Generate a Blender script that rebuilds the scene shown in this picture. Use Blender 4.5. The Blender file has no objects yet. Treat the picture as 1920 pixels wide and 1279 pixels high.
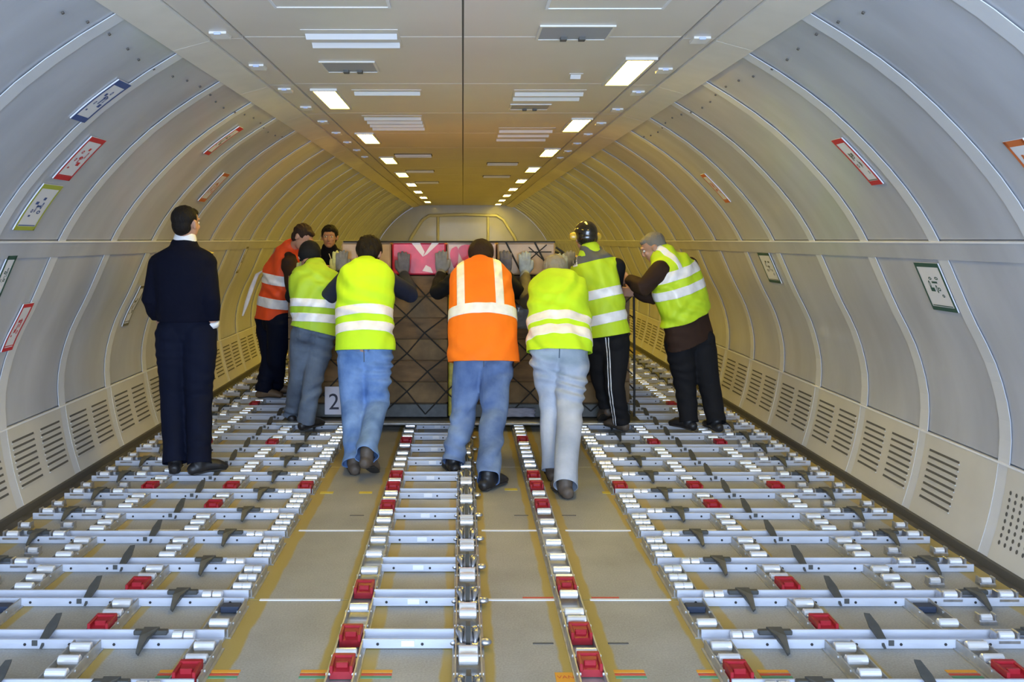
import bpy, bmesh, math, random
import numpy as np
from mathutils import Vector, Matrix
random.seed(7)
C = bpy.context.scene.collection
F_PX, CX, HY, CAMZ = 1650.0, 868.0, 450.0, 1.56      # focal length in pixels of a 1920-wide picture, axis point, eye height
# ------------------------------------------------------------------ camera, light, exposure
cam_d = bpy.data.cameras.new('camera'); cam = bpy.data.objects.new('camera', cam_d); C.objects.link(cam)
cam.location = (0, 0, CAMZ); cam.rotation_euler = (math.radians(90), 0, 0)
cam_d.sensor_width = 36.0; cam_d.lens = 36.0*F_PX/1920.0
cam_d.shift_x = (960-CX)/1920.0; cam_d.shift_y = -(639.5-HY)/1920.0
cam_d.clip_start = 0.05; cam_d.clip_end = 200
bpy.context.scene.camera = cam
sc = bpy.context.scene
sc.view_settings.view_transform = 'Standard'; sc.view_settings.look = 'None'
sc.view_settings.gamma = 1.0; sc.view_settings.use_curve_mapping = False
sc.view_settings.exposure = 0.0
w = bpy.data.worlds.new('daylight'); sc.world = w; w.use_nodes = True
w.node_tree.nodes['Background'].inputs[0].default_value = (0.62, 0.72, 1.0, 1)
w.node_tree.nodes['Background'].inputs[1].default_value = 1.0
# daylight entering by the open nose door behind the camera
def area(name, loc, rot, sx, sy, power, col):
    l = bpy.data.lights.new(name, 'AREA'); l.shape = 'RECTANGLE'; l.size = sx; l.size_y = sy
    l.energy = power; l.color = col
    o = bpy.data.objects.new(name, l); C.objects.link(o); o.location = loc; o.rotation_euler = rot
    return o
area('door_daylight', (0, -2.3, 1.5), (math.radians(90), 0, 0), 4.6, 2.4, 570, (0.56, 0.73, 1.0))
LAMP_COL = (1.0, 0.70, 0.08); LAMP_STR = 50.0

# ------------------------------------------------------------------ helpers
def P(px, py, Y): return Vector(((px-CX)*Y/F_PX, Y, CAMZ-(py-HY)*Y/F_PX))
def V(*a): return Vector(a)
ORD = ['first','second','third','fourth','fifth','sixth','seventh','eighth','ninth','tenth','eleventh','twelfth','thirteenth',
       'fourteenth','fifteenth','sixteenth','seventeenth','eighteenth','nineteenth','twentieth','twenty-first','twenty-second',
       'twenty-third','twenty-fourth','twenty-fifth','twenty-sixth','twenty-seventh','twenty-eighth','twenty-ninth','thirtieth']
def tag(o, label=None, cat=None, group=None, kind=None):
    if label: o['label'] = label
    if cat: o['category'] = cat
    if group: o['group'] = group
    if kind: o['kind'] = kind
    return o
def empty(name, loc, label=None, cat=None, group=None):
    o = bpy.data.objects.new(name, None); C.objects.link(o); o.location = loc; o.empty_display_size = .05
    return tag(o, label, cat, group)
def link(name, me, parent=None, loc=None, label=None):
    o = bpy.data.objects.new(name, me); C.objects.link(o)
    if parent is not None:
        o.parent = parent
        if parent.parent is not None: base = parent.location + parent.parent.location
        else: base = parent.location
        if loc is None: o.location = -base        # mesh built in world coordinates
        else: o.location = loc
    elif loc is not None: o.location = loc
    if label: o['label'] = label
    return o
def mesh_of(bm, name, mats, smooth=False):
    me = bpy.data.meshes.new(name); bm.normal_update(); bm.to_mesh(me); bm.free()
    for m in (mats if isinstance(mats, (list, tuple)) else [mats]): me.materials.append(m)
    if smooth: me.polygons.foreach_set('use_smooth', [True]*len(me.polygons))
    return me
def obj(name, bm, mats, parent=None, loc=None, smooth=False, label=None):
    return link(name, mesh_of(bm, name, mats, smooth), parent, loc, label)
def box(bm, x0, x1, y0, y1, z0, z1, mi=0, bev=0.0):
    r = bmesh.ops.create_cube(bm, size=1.0)
    vs = r['verts']
    for v in vs:
        v.co = Vector(((x0+x1)/2+v.co.x*(x1-x0), (y0+y1)/2+v.co.y*(y1-y0), (z0+z1)/2+v.co.z*(z1-z0)))
    fs = set(f for v in vs for f in v.link_faces)
    for f in fs: f.material_index = mi
    if bev:
        es = list(set(e for v in vs for e in v.link_edges))
        r = bmesh.ops.bevel(bm, geom=es, offset=bev, segments=1, affect='EDGES')
        for f in r['faces']: f.material_index = mi
def poly(bm, pts, mi=0):
    f = bm.faces.new([bm.verts.new(p) for p in pts]); f.material_index = mi; return f
def prism(bm, prof, axis_pts, mi=0):
    """extrude a closed list of points by the vector axis_pts"""
    a = [bm.verts.new(p) for p in prof]; b = [bm.verts.new(Vector(p)+Vector(axis_pts)) for p in prof]
    n = len(a)
    fs = [bm.faces.new(a), bm.faces.new(b[::-1])]
    for i in range(n): fs.append(bm.faces.new([a[i], b[i], b[(i+1) % n], a[(i+1) % n]][::-1]))
    for f in fs: f.material_index = mi
    bmesh.ops.recalc_face_normals(bm, faces=fs)
def text_obj(name, cu, parent, loc, rot):
    t = bpy.data.objects.new('t', cu); C.objects.link(t); dg = bpy.context.evaluated_depsgraph_get()
    me = bpy.data.meshes.new_from_object(t.evaluated_get(dg), depsgraph=dg); bpy.data.objects.remove(t)
    me.name = name
    if not me.materials: me.materials.append(cu.materials[0])
    o = bpy.data.objects.new(name, me); C.objects.link(o); o.parent = parent; o.location = loc; o.rotation_euler = rot; o['kind'] = 'stuff'; return o
def cyl(bm, p0, p1, r, seg=12, mi=0, r2=None):
    tube(bm, [p0, p1], [r, r if r2 is None else r2], seg=seg, cap=False, mi=mi)
def tube(bm, pts, rad, hint=None, seg=14, cap=True, mi=0):
    pts = [Vector(p) for p in pts]; n = len(pts)
    rad = [(r, r) if not isinstance(r, (tuple, list)) else r for r in rad]
    hint = Vector(hint) if hint is not None else None
    rings = []; lastu = None
    def frame(i):
        nonlocal lastu
        if i == 0: t = pts[1]-pts[0]
        elif i == n-1: t = pts[-1]-pts[-2]
        else: t = (pts[i+1]-pts[i]).normalized()+(pts[i]-pts[i-1]).normalized()
        t.normalize()
        h = hint if hint is not None else lastu
        if h is None: h = Vector((1, 0, 0)) if abs(t.x) < .9 else Vector((0, 1, 0))
        u = h - t*h.dot(t)
        if u.length < 1e-4: u = t.orthogonal()
        u.normalize(); lastu = u
        return t, u, t.cross(u)
    spec = []
    for i in range(n):
        t, u, v = frame(i); a, b = rad[i]
        if i == 0 and cap:
            m = min(a, b)
            spec.append((pts[0]-t*m*.8, u, v, a*.55, b*.55)); spec.append((pts[0]-t*m*.4, u, v, a*.88, b*.88))
        spec.append((pts[i], u, v, a, b))
        if i == n-1 and cap:
            m = min(a, b)
            spec.append((pts[i]+t*m*.4, u, v, a*.88, b*.88)); spec.append((pts[i]+t*m*.8, u, v, a*.55, b*.55))
    for c, u, v, a, b in spec:
        rings.append([bm.verts.new(c+u*(a*math.cos(2*math.pi*k/seg))+v*(b*math.sin(2*math.pi*k/seg))) for k in range(seg)])
    for i in range(len(rings)-1):
        for k in range(seg):
            f = bm.faces.new([rings[i][k], rings[i][(k+1) % seg], rings[i+1][(k+1) % seg], rings[i+1][k]]); f.material_index = mi
    f = bm.faces.new(rings[0][::-1]); f.material_index = mi
    f = bm.faces.new(rings[-1]); f.material_index = mi
def ell(bm, c, r, axes=None, sub=3):
    m = Matrix.Identity(3)
    if axes is not None: m = Matrix(axes).transposed()
    d = bmesh.ops.create_icosphere(bm, subdivisions=sub, radius=1.0)
    for v in d['verts']: v.co = Vector(c)+m @ Vector((v.co.x*r[0], v.co.y*r[1], v.co.z*r[2]))

# ------------------------------------------------------------------ materials
MATS = {}
def mat(name, col, rough=.5, metal=0.0, var=0.0, vscale=6.0, bump=0.0, bscale=40.0, stretch=None, spec=.5, sheen=0.0, col2=None, coat=0.0):
    m = bpy.data.materials.new(name); m.use_nodes = True; nt = m.node_tree; N = nt.nodes; L = nt.links
    b = N['Principled BSDF']
    b.inputs['Base Color'].default_value = (*col, 1); b.inputs['Roughness'].default_value = rough
    b.inputs['Metallic'].default_value = metal; b.inputs['Specular IOR Level'].default_value = spec
    if sheen: b.inputs['Sheen Weight'].default_value = sheen
    if coat: b.inputs['Coat Weight'].default_value = coat
    if var or bump:
        tc = N.new('ShaderNodeTexCoord'); mp = N.new('ShaderNodeMapping')
        L.new(tc.outputs['Object'], mp.inputs['Vector'])
        if stretch: mp.inputs['Scale'].default_value = stretch
    if var:
        n = N.new('ShaderNodeTexNoise'); n.inputs['Scale'].default_value = vscale; n.inputs['Detail'].default_value = 6
        L.new(mp.outputs[0], n.inputs['Vector'])
        r = N.new('ShaderNodeValToRGB'); L.new(n.outputs['Fac'], r.inputs['Fac'])
        lo = tuple(c*(1-var) for c in col) if col2 is None else col2
        hi = tuple(min(1, c*(1+var)) for c in col) if col2 is None else col
        r.color_ramp.elements[0].position = .32; r.color_ramp.elements[1].position = .68
        r.color_ramp.elements[0].color = (*lo, 1); r.color_ramp.elements[1].color = (*hi, 1)
        L.new(r.outputs['Color'], b.inputs['Base Color'])
    if bump:
        n2 = N.new('ShaderNodeTexNoise'); n2.inputs['Scale'].default_value = bscale; n2.inputs['Detail'].default_value = 5
        L.new(mp.outputs[0], n2.inputs['Vector'])
        bp = N.new('ShaderNodeBump'); bp.inputs['Strength'].default_value = bump; bp.inputs['Distance'].default_value = .01
        L.new(n2.outputs['Fac'], bp.inputs['Height']); L.new(bp.outputs['Normal'], b.inputs['Normal'])
    MATS[name] = m; return m
def emis(name, col, s):
    m = bpy.data.materials.new(name); m.use_nodes = True; N = m.node_tree.nodes
    b = N['Principled BSDF']; b.inputs['Base Color'].default_value = (.9, .9, .85, 1)
    b.inputs['Emission Color'].default_value = (*col, 1); b.inputs['Emission Strength'].default_value = s
    return m
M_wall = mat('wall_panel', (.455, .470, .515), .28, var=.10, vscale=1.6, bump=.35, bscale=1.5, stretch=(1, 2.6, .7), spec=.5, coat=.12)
M_low = mat('kick_panel', (.58, .56, .51), .42, var=.05, vscale=3, bump=.05, bscale=8)
M_rib = mat('rib', (.63, .645, .68), .38, var=.03)
M_ceil = mat('ceiling_panel', (.72, .67, .61), .42, var=.04, vscale=1.2, bump=.06, bscale=2.0)
M_beam = mat('ceiling_beam', (.74, .70, .63), .45, var=.04)
M_dark = mat('dark_gap', (.025, .025, .027), .8)
M_slot = mat('slot_shade', (.10, .095, .085), .8)
M_seam = mat('seam', (.10, .09, .08), .8)
M_recess = mat('recess_grey', (.34, .36, .42), .5)
M_white = mat('white_paint', (.82, .82, .84), .4)
M_rail = mat('rail_alloy', (.58, .61, .69), .35, metal=.15, var=.05, vscale=9, bump=.04, bscale=60, stretch=(1, 4, 4))
M_tray = mat('tray_alloy', (.44, .44, .43), .38, metal=.55, var=.18, vscale=14)
M_roller = mat('roller_alloy', (.92, .92, .93), .20, metal=.5, var=.03, vscale=20)
M_chrome = mat('cast_metal', (.55, .56, .60), .30, metal=.9, var=.2, vscale=25, bump=.15, bscale=60)
M_red = mat('red_latch', (.33, .010, .020), .42, var=.15, vscale=20)
M_guide = mat('guide_grey', (.085, .088, .085), .5, metal=.3, var=.15, vscale=20)
M_navy = mat('navy_block', (.03, .045, .085), .5)
M_gut = mat('gutter', (.10, .095, .09), .7, var=.3, vscale=10)
M_net = mat('net_rope', (.02, .018, .015), .8)
M_tan = mat('carton_tan', (.50, .32, .16), .65, var=.2, vscale=6, coat=.1, bump=.3, bscale=15)
M_wood = mat('crate_board', (.16, .09, .035), .6, var=.40, vscale=4, bump=.35, bscale=12, stretch=(1, 1, 3), spec=.25)
M_wood2 = mat('crate_board_pale', (.18, .11, .045), .6, var=.40, vscale=5, bump=.4, bscale=9, spec=.25)
M_film = mat('plastic_film', (.30, .31, .36), .22, var=.3, vscale=6, bump=.6, bscale=8, coat=.6)
M_filmw = mat('white_sheet', (.58, .57, .66), .5, var=.05, vscale=6, bump=.3, bscale=10)
M_cred = mat('carton_red', (.60, .02, .05), .55, var=.25, vscale=8, coat=.12)
M_cpink = mat('carton_print', (.60, .40, .30), .6, var=.2, vscale=9, coat=.12)
M_print = mat('print_white', (.80, .62, .55), .5)
M_ink = mat('ink', (.03, .03, .05), .7)
M_yellow = mat('yellow_wrap', (.45, .38, .04), .5, var=.3, vscale=20)
M_skin = mat('skin', (.50, .27, .18), .5, var=.08, vscale=12)
M_lip = mat('lip', (.42, .14, .11), .5)
M_eyew = mat('eye_white', (.8, .8, .78), .3)
M_iris = mat('iris', (.04, .02, .015), .2)
M_hair = mat('hair_dark', (.010, .007, .006), .6, spec=.2, bump=.9, bscale=45, stretch=(3, 3, .6))
M_hairb = mat('hair_brown', (.032, .017, .011), .6, spec=.2, bump=.9, bscale=45, stretch=(3, 3, .6))
M_hairg = mat('hair_grey', (.20, .18, .15), .6, bump=.9, bscale=45, stretch=(3, 3, .6))
M_hairgb = mat('hair_ash', (.30, .27, .22), .6, bump=.9, bscale=45, stretch=(3, 3, .6))
M_black = mat('black_cloth', (.012, .012, .014), .8, spec=.15)
M_shiny = mat('black_shell', (.02, .016, .010), .16, coat=.7)
M_gold = mat('ear_muff_yellow', (.62, .42, .05), .3, coat=.5)
M_navyc = mat('navy_cloth', (.003, .004, .013), .85, spec=.15, bump=.3, bscale=200)
M_navyt = mat('navy_trouser', (.004, .006, .018), .8, spec=.15, var=.1)
M_brown = mat('brown_cloth', (.035, .018, .012), .8, spec=.2, var=.15)
M_dgreen = mat('dark_green_cloth', (.02, .035, .03), .8, var=.15)
M_blue = mat('dark_blue_cloth', (.014, .02, .05), .8, var=.2)
M_olive = mat('olive_cloth', (.14, .12, .065), .8, var=.2)
M_lime = mat('lime_vest', (.54, .90, .02), .7, var=.05, vscale=5, bump=.25, bscale=14)
M_lime2 = mat('dull_lime_vest', (.40, .62, .03), .62, var=.08, vscale=5, bump=.25, bscale=14)
M_limey = mat('yellow_green_vest', (.55, .78, .02), .62, var=.06, vscale=5, bump=.25, bscale=14)
M_orange = mat('orange_vest', (1.0, .20, .008), .62, var=.05, vscale=5, bump=.25, bscale=14)
M_redv = mat('red_orange_vest', (.85, .08, .012), .62, var=.12, vscale=5, bump=.25, bscale=14)
M_refl = mat('reflective_tape', (.88, .88, .92), .35, var=.10, vscale=12, bump=.3, bscale=20)
M_yoke = mat('grey_yoke', (.11, .115, .12), .7)
M_jean = mat('jeans_blue', (.23, .37, .65), .85, spec=.2, var=.4, vscale=7, col2=(.10, .19, .41), bump=.25, bscale=60)
M_jeanm = mat('jeans_mid', (.22, .31, .50), .85, spec=.2, var=.4, vscale=6, col2=(.085, .14, .30), bump=.25, bscale=60)
M_jeanp = mat('jeans_pale', (.52, .56, .64), .8, var=.4, vscale=4, col2=(.28, .33, .42), bump=.25, bscale=60)
M_jeang = mat('jeans_grey', (.15, .19, .25), .8, var=.4, vscale=5, col2=(.07, .09, .13), bump=.25, bscale=60)
M_shoe = mat('shoe_brown', (.10, .075, .055), .6, var=.2)
M_shoek = mat('shoe_black', (.018, .017, .018), .45)
M_shoet = mat('shoe_tan', (.16, .10, .055), .6)
M_sole = mat('shoe_sole', (.03, .027, .024), .7)
M_glove = mat('glove_grey', (.17, .17, .18), .7, var=.2, vscale=20)
M_gloved = mat('glove_dark', (.10, .095, .12), .7, var=.25, vscale=20)
M_gloveb = mat('glove_blue_grey', (.27, .31, .34), .7, var=.25, vscale=20)
M_glovey = mat('glove_yellow', (.55, .55, .22), .7, var=.15, vscale=20)
M_belt = mat('belt', (.02, .016, .013), .5)
M_orangel = mat('label_orange', (.75, .33, .03), .6)
M_redl = mat('label_red', (.6, .08, .04), .6)
M_greenl = mat('label_green', (.10, .30, .16), .6)
M_yel = mat('label_yellow', (.62, .48, .06), .6)
M_clip = mat('clip_blue_white', (.55, .62, .85), .3)

def floor_mat():
    m = bpy.data.materials.new('floor_board'); m.use_nodes = True; nt = m.node_tree; N = nt.nodes; L = nt.links
    b = N['Principled BSDF']; b.inputs['Roughness'].default_value = .5
    tc = N.new('ShaderNodeTexCoord'); sp = N.new('ShaderNodeSeparateXYZ'); L.new(tc.outputs['Object'], sp.inputs[0])
    def math_(op, a, c=None, clamp=False):
        n = N.new('ShaderNodeMath'); n.operation = op; n.use_clamp = clamp
        for i, v in enumerate((a, c)):
            if v is None: continue
            if isinstance(v, (int, float)): n.inputs[i].default_value = v
            else: L.new(v, n.inputs[i])
        return n.outputs[0]
    ns = N.new('ShaderNodeTexNoise'); ns.inputs['Scale'].default_value = 5; ns.inputs['Detail'].default_value = 4
    L.new(tc.outputs['Object'], ns.inputs['Vector'])
    jit = math_('MULTIPLY', math_('SUBTRACT', ns.outputs['Fac'], .5), .035)
    x = math_('ABSOLUTE', math_('SUBTRACT', math_('ADD', sp.outputs['X'], jit), .02))
    tot = None
    for t, wd in ((0, .105), (.44, .108), (.97, .112), (1.43, .085), (1.93, .085), (2.40, .10)):
        d = math_('ABSOLUTE', math_('SUBTRACT', x, t))
        v = math_('MULTIPLY', math_('SUBTRACT', wd, d), 90, True)
        tot = v if tot is None else math_('MAXIMUM', tot, v)
    n2 = N.new('ShaderNodeTexNoise'); n2.inputs['Scale'].default_value = 3; n2.inputs['Detail'].default_value = 8
    L.new(tc.outputs['Object'], n2.inputs['Vector'])
    r = N.new('ShaderNodeValToRGB'); L.new(n2.outputs['Fac'], r.inputs['Fac'])
    r.color_ramp.elements[0].position = .3; r.color_ramp.elements[1].position = .7
    r.color_ramp.elements[0].color = (.29, .28, .245, 1); r.color_ramp.elements[1].color = (.385, .375, .335, 1)
    fine = N.new('ShaderNodeTexNoise'); fine.inputs['Scale'].default_value = 130; fine.inputs['Detail'].default_value = 3
    L.new(tc.outputs['Object'], fine.inputs['Vector'])
    mx0 = N.new('ShaderNodeMixRGB'); mx0.blend_type = 'OVERLAY'; mx0.inputs['Fac'].default_value = .35
    L.new(r.outputs['Color'], mx0.inputs['Color1']); L.new(fine.outputs['Fac'], mx0.inputs['Color2'])
    mx = N.new('ShaderNodeMixRGB'); L.new(math_('MULTIPLY', tot, .85), mx.inputs['Fac'])
    L.new(mx0.outputs['Color'], mx.inputs['Color1']); mx.inputs['Color2'].default_value = (.40, .285, .05, 1)
    L.new(mx.outputs['Color'], b.inputs['Base Color'])
    bp = N.new('ShaderNodeBump'); bp.inputs['Strength'].default_value = .15; bp.inputs['Distance'].default_value = .003
    L.new(fine.outputs['Fac'], bp.inputs['Height']); L.new(bp.outputs['Normal'], b.inputs['Normal'])
    return m
M_floor = floor_mat()

# ------------------------------------------------------------------ fuselage profile
PROF = [(2.56, 0.0), (2.62, .2), (2.665, .457), (2.668, .69), (2.60, .95), (2.479, 1.2), (2.32, 1.56), (2.17, 1.80), (1.98, 2.02), (1.783, 2.206), (1.58, 2.355), (1.38, 2.479)]
def catmull(pts, per=6):
    out = []; P_ = [pts[0]]+list(pts)+[pts[-1]]
    for i in range(1, len(P_)-2):
        p0, p1, p2, p3 = [np.array(P_[j]) for j in (i-1, i, i+1, i+2)]
        for k in range(per):
            t = k/per
            out.append(tuple(.5*((2*p1)+(-p0+p2)*t+(2*p0-5*p1+4*p2-p3)*t*t+(-p0+3*p1-3*p2+p3)*t**3)))
    out.append(tuple(pts[-1])); return out
PF = catmull(PROF); PZ = np.array([p[1] for p in PF]); PX = np.array([p[0] for p in PF])
def wx(z): return float(np.interp(z, PZ, PX))
def wn(z):      # inward normal on the right wall (x, z)
    a = (wx(z-.02), z-.02); b = (wx(z+.02), z+.02)
    t = Vector((b[0]-a[0], 0, b[1]-a[1])).normalized()
    return Vector((-t.z, 0, t.x))
def wp(side, Y, z, off=0.0):
    n = wn(z); return Vector((side*(wx(z)+n.x*off), Y, z+n.z*off))
def wall_strip(bm, side, y0, y1, z0, z1, off, thick=0.0, nz=8, ny=1, bulge=0.0, mi=0, rim=True):
    zs = np.linspace(z0, z1, nz+1); ys = np.linspace(y0, y1, ny+1); g = []
    for j, y in enumerate(ys):
        row = []
        for i, z in enumerate(zs):
            b_ = bulge*math.sin(math.pi*j/ny)*math.sin(math.pi*min(1, max(0, i/nz))) if bulge else 0
            row.append(bm.verts.new(wp(side, y, z, off+b_)))
        g.append(row)
    fs = []
    for j in range(ny):
        for i in range(nz):
            q = [g[j][i], g[j+1][i], g[j+1][i+1], g[j][i+1]]
            if side < 0: q = q[::-1]
            f = bm.faces.new(q); f.material_index = mi; fs.append(f)
    if thick:
        g = [[bm.verts.new(v.co) for v in row] for row in g]
        edge = [g[0][i] for i in range(nz+1)]+[g[j][nz] for j in range(1, ny+1)]+[g[ny][i] for i in range(nz-1, -1, -1)]+[g[j][0] for j in range(ny-1, 0, -1)]
        back = []
        for v in edge:
            z = v.co.z; n = wn(z); back.append(bm.verts.new(v.co-Vector((side*n.x, 0, n.z))*thick))
        m_ = len(edge)
        for k in range(m_):
            q = [edge[k], edge[(k+1) % m_], back[(k+1) % m_], back[k]]
            if side < 0: q = q[::-1]
            f = bm.faces.new(q); f.material_index = mi
Y_NEAR, Y_FAR = -2.5, 24.6
RIB0, RIBP = 4.333, .757
ribs = [RIB0+RIBP*k for k in range(-9, 27)]
ribs = [r for r in ribs if r < Y_FAR]
for side, nm in ((-1, 'wall_left'), (1, 'wall_right')):
    bm = bmesh.new(); wall_strip(bm, side, Y_NEAR, Y_FAR, 0.0, 2.479, -.03, nz=30)
    W = obj(nm, bm, M_rib); tag(W, kind='structure'); W['label'] = 'curved off-white cabin side wall with ribs'
    panels = {}
    for k in range(-1, len(ribs)):
        y0 = ribs[k]+.040 if k >= 0 else Y_NEAR
        y1 = ribs[k+1]-.040 if k+1 < len(ribs) else Y_FAR
        if y1-y0 < .05: continue
        bm = bmesh.new(); wall_strip(bm, side, y0, y1, .47, 1.46, -.004, .02, nz=12, ny=4, bulge=.006*random.uniform(-.5, 1.2))
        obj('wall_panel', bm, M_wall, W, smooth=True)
        bm = bmesh.new(); wall_strip(bm, side, y0, y1, 1.56, 2.479, -.004, .02, nz=14, ny=4, bulge=.006*random.uniform(-.5, 1.2))
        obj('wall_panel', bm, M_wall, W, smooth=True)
        bm = bmesh.new(); wall_strip(bm, side, y0, y1, .01, .455, .006, .02, nz=6)
        lp = obj('lower_panel', bm, M_low, W)
        spans = []
        if y0 > 3.0 and y0 < 16:
            near_right = side > 0 and abs(y0-(RIB0+.040)) < .1
            perf = side > 0 and abs(y0-(RIB0-RIBP+.040)) < .1
            if near_right: spans = [(y1-.36, y1-.06)]
            elif not perf: spans = [(y0+.035, y0+.295), (y1-.295, y1-.035)]
            if perf:
                bm = bmesh.new()
                for i in range(8):
                    for j in range(11):
                        zc = .10+i*.034; yc = y1-.05-j*.045
                        pts = []
                        for q in range(8):
                            a = 2*math.pi*q/8; z = zc+.011*math.sin(a)
                            pts.append(wp(side, yc+.009*math.cos(a), z, .0075))
                        if side < 0: pts = pts[::-1]
                        poly(bm, pts)
                obj('perforated_vent', bm, M_slot, lp)
        for (a, b) in spans:
            bm = bmesh.new()
            for i in range(8):
                z = .105+i*.037
                wall_strip(bm, side, a, b, z, z+.0125, .0072, nz=1, mi=0)
                wall_strip(bm, side, a-.004, b+.004, z-.006, z, .0125, .007, nz=1, mi=1)
            obj('louvre_vent', bm, [M_slot, M_low], lp)
    for r in ribs:
        bm = bmesh.new(); wall_strip(bm, side, r-.046, r+.046, .006, 2.479, .0035, .0035, nz=26)
        obj('wall_rib', bm, M_rib, W, smooth=False)
    bm = bmesh.new(); wall_strip(bm, side, Y_NEAR, Y_FAR, 1.465, 1.555, .008, .03, nz=2)
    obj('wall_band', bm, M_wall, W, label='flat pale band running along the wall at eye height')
    bm = bmesh.new(); wall_strip(bm, side, Y_NEAR, Y_FAR, 1.549, 1.556, .0125, .01, nz=1)
    wall_strip(bm, side, Y_NEAR, Y_FAR, .452, .462, .012, .02, nz=1)
    obj('edge_bead', bm, M_white, W)
    bm = bmesh.new()
    for j in range(20):
        y = 3.25+.21*j+(0.03 if j % 3 == 0 else 0)
        n = wn(2.41); c = wp(side, y, 2.41+.012*math.sin(j), 0.0)
        cyl(bm, c, c+Vector((side*n.x, 0, n.z))*.008, .006, 8)
    obj('screw_row', bm, M_seam, W)
    # gutter along the wall foot
    nm2 = 'baseboard_left' if side < 0 else 'baseboard_right'
    bm = bmesh.new(); x0, x1 = sorted((side*2.42, side*2.60)); box(bm, x0, x1, Y_NEAR, Y_FAR, -.045, -.03)
    x0, x1 = sorted((side*2.535, side*2.60)); box(bm, x0, x1, Y_NEAR, Y_FAR, -.03, .012, 1)
    G = obj(nm2, bm, [M_gut, M_slot]); tag(G, kind='structure')
# ---- ceiling
bm = bmesh.new(); box(bm, -1.5, 1.5, Y_NEAR, Y_FAR, 2.56, 2.60)
CE = obj('ceiling', bm, M_ceil); tag(CE, kind='structure')
ZC = 2.53
ys = [Y_NEAR, .4, 1.65, 2.92, 4.2, 5.46, 6.72]+[6.72+1.27*k for k in range(1, 14)]+[Y_FAR]
for a, b in zip(ys[:-1], ys[1:]):
    for (x0, x1) in ((-1.045, -.004), (.004, 1.045)):
        bm = bmesh.new(); box(bm, x0, x1, a+.004, b-.004, ZC, 2.57, 0, .002)
        obj('ceiling_panel', bm, M_ceil, CE)
bm = bmesh.new(); box(bm, -.005, .005, Y_NEAR, Y_FAR, ZC+.006, ZC+.02)
obj('centre_seam', bm, M_seam, CE, label='thin dark seam along the middle of the ceiling')
for s in (-1, 1):
    for a, b in zip(ys[:-1], ys[1:]):
        x0, x1 = sorted((s*1.053, s*1.205)); bm = bmesh.new(); box(bm, x0, x1, a+.003, b-.003, ZC-.008, 2.57)
        obj('edge_panel', bm, M_ceil, CE)
        pr = [(s*1.21, a+.002, ZC-.020), (s*1.385, a+.002, 2.462), (s*1.43, a+.002, 2.50), (s*1.43, a+.002, 2.58), (s*1.21, a+.002, 2.58)]
        bm = bmesh.new(); prism(bm, pr, (0, b-a-.004, 0)); obj('ceiling_beam', bm, M_beam, CE)
# ---- far wall
bm = bmesh.new()
pts = [(x, Y_FAR, z) for x, z in PF]+[(1.2, Y_FAR, 2.58), (-1.2, Y_FAR, 2.58)]+[(-x, Y_FAR, z) for x, z in PF[::-1]]
poly(bm, pts); bmesh.ops.recalc_face_normals(bm, faces=bm.faces)
r = bmesh.ops.extrude_face_region(bm, geom=bm.faces[:])
for v in [g for g in r['geom'] if isinstance(g, bmesh.types.BMVert)]: v.co.y += .1
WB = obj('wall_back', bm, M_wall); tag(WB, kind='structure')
bm = bmesh.new()
for s in (-1, 1):
    tube(bm, [(s*1.62, Y_FAR-.05, 1.2), (s*1.45, Y_FAR-.05, 1.62), (s*1.13, Y_FAR-.05, 2.12), (s*.95, Y_FAR-.05, 2.24), (0, Y_FAR-.05, 2.27)], [.045]*5, seg=8)
    tube(bm, [(s*.70, Y_FAR-.03, 1.0), (s*.70, Y_FAR-.03, 2.2)], [.04]*2, seg=6)
obj('bulkhead_frame', bm, M_rib, WB, smooth=True)
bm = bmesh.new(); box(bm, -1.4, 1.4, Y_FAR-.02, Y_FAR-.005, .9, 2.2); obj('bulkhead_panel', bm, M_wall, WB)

# ---- floor
bm = bmesh.new(); box(bm, -2.62, 2.62, Y_NEAR, Y_FAR, -.10, -.046)
FL = obj('floor', bm, M_dark); tag(FL, kind='structure')
cols = [(-2.43, -1.96+.02), (-1.94+.004, -1.43+.02), (-1.41+.004, -.95), (-.946, -.432), (-.428, .018), (.022, .468), (.472, .988), (.992, 1.448), (1.452, 1.948), (1.952, 2.45)]
yb = [Y_NEAR, .8, 2.2, 3.6, 4.985*.765, 6.17*.765, 7.9*.765, 7.3, 8.6, 9.9, 11.2, 12.5, 14.5, 17, 20, Y_FAR]
yb[4] = 3.812; yb[5] = 4.722; yb[6] = 6.04; del yb[3]
for (x0, x1) in cols:
    for a, b in zip(yb[:-1], yb[1:]):
        bm = bmesh.new(); box(bm, x0, x1, a+.003, b-.003, -.045, 0.0, 0, .0015)
        obj('floor_plate', bm, M_floor, FL)
for yj in (3.812, 4.722):
    for (x0, x1) in ((-.88, -.53), (.10, .40), (.55, .90), (-1.34, -1.05), (1.08, 1.36), (1.54, 1.85), (-1.85, -1.52)):
        if yj < 4 and abs(x0) > 1: continue
        bm = bmesh.new(); box(bm, x0, x1, yj-.008, yj+.008, 0, .003); obj('joint_strip', bm, M_white, FL)
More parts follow.
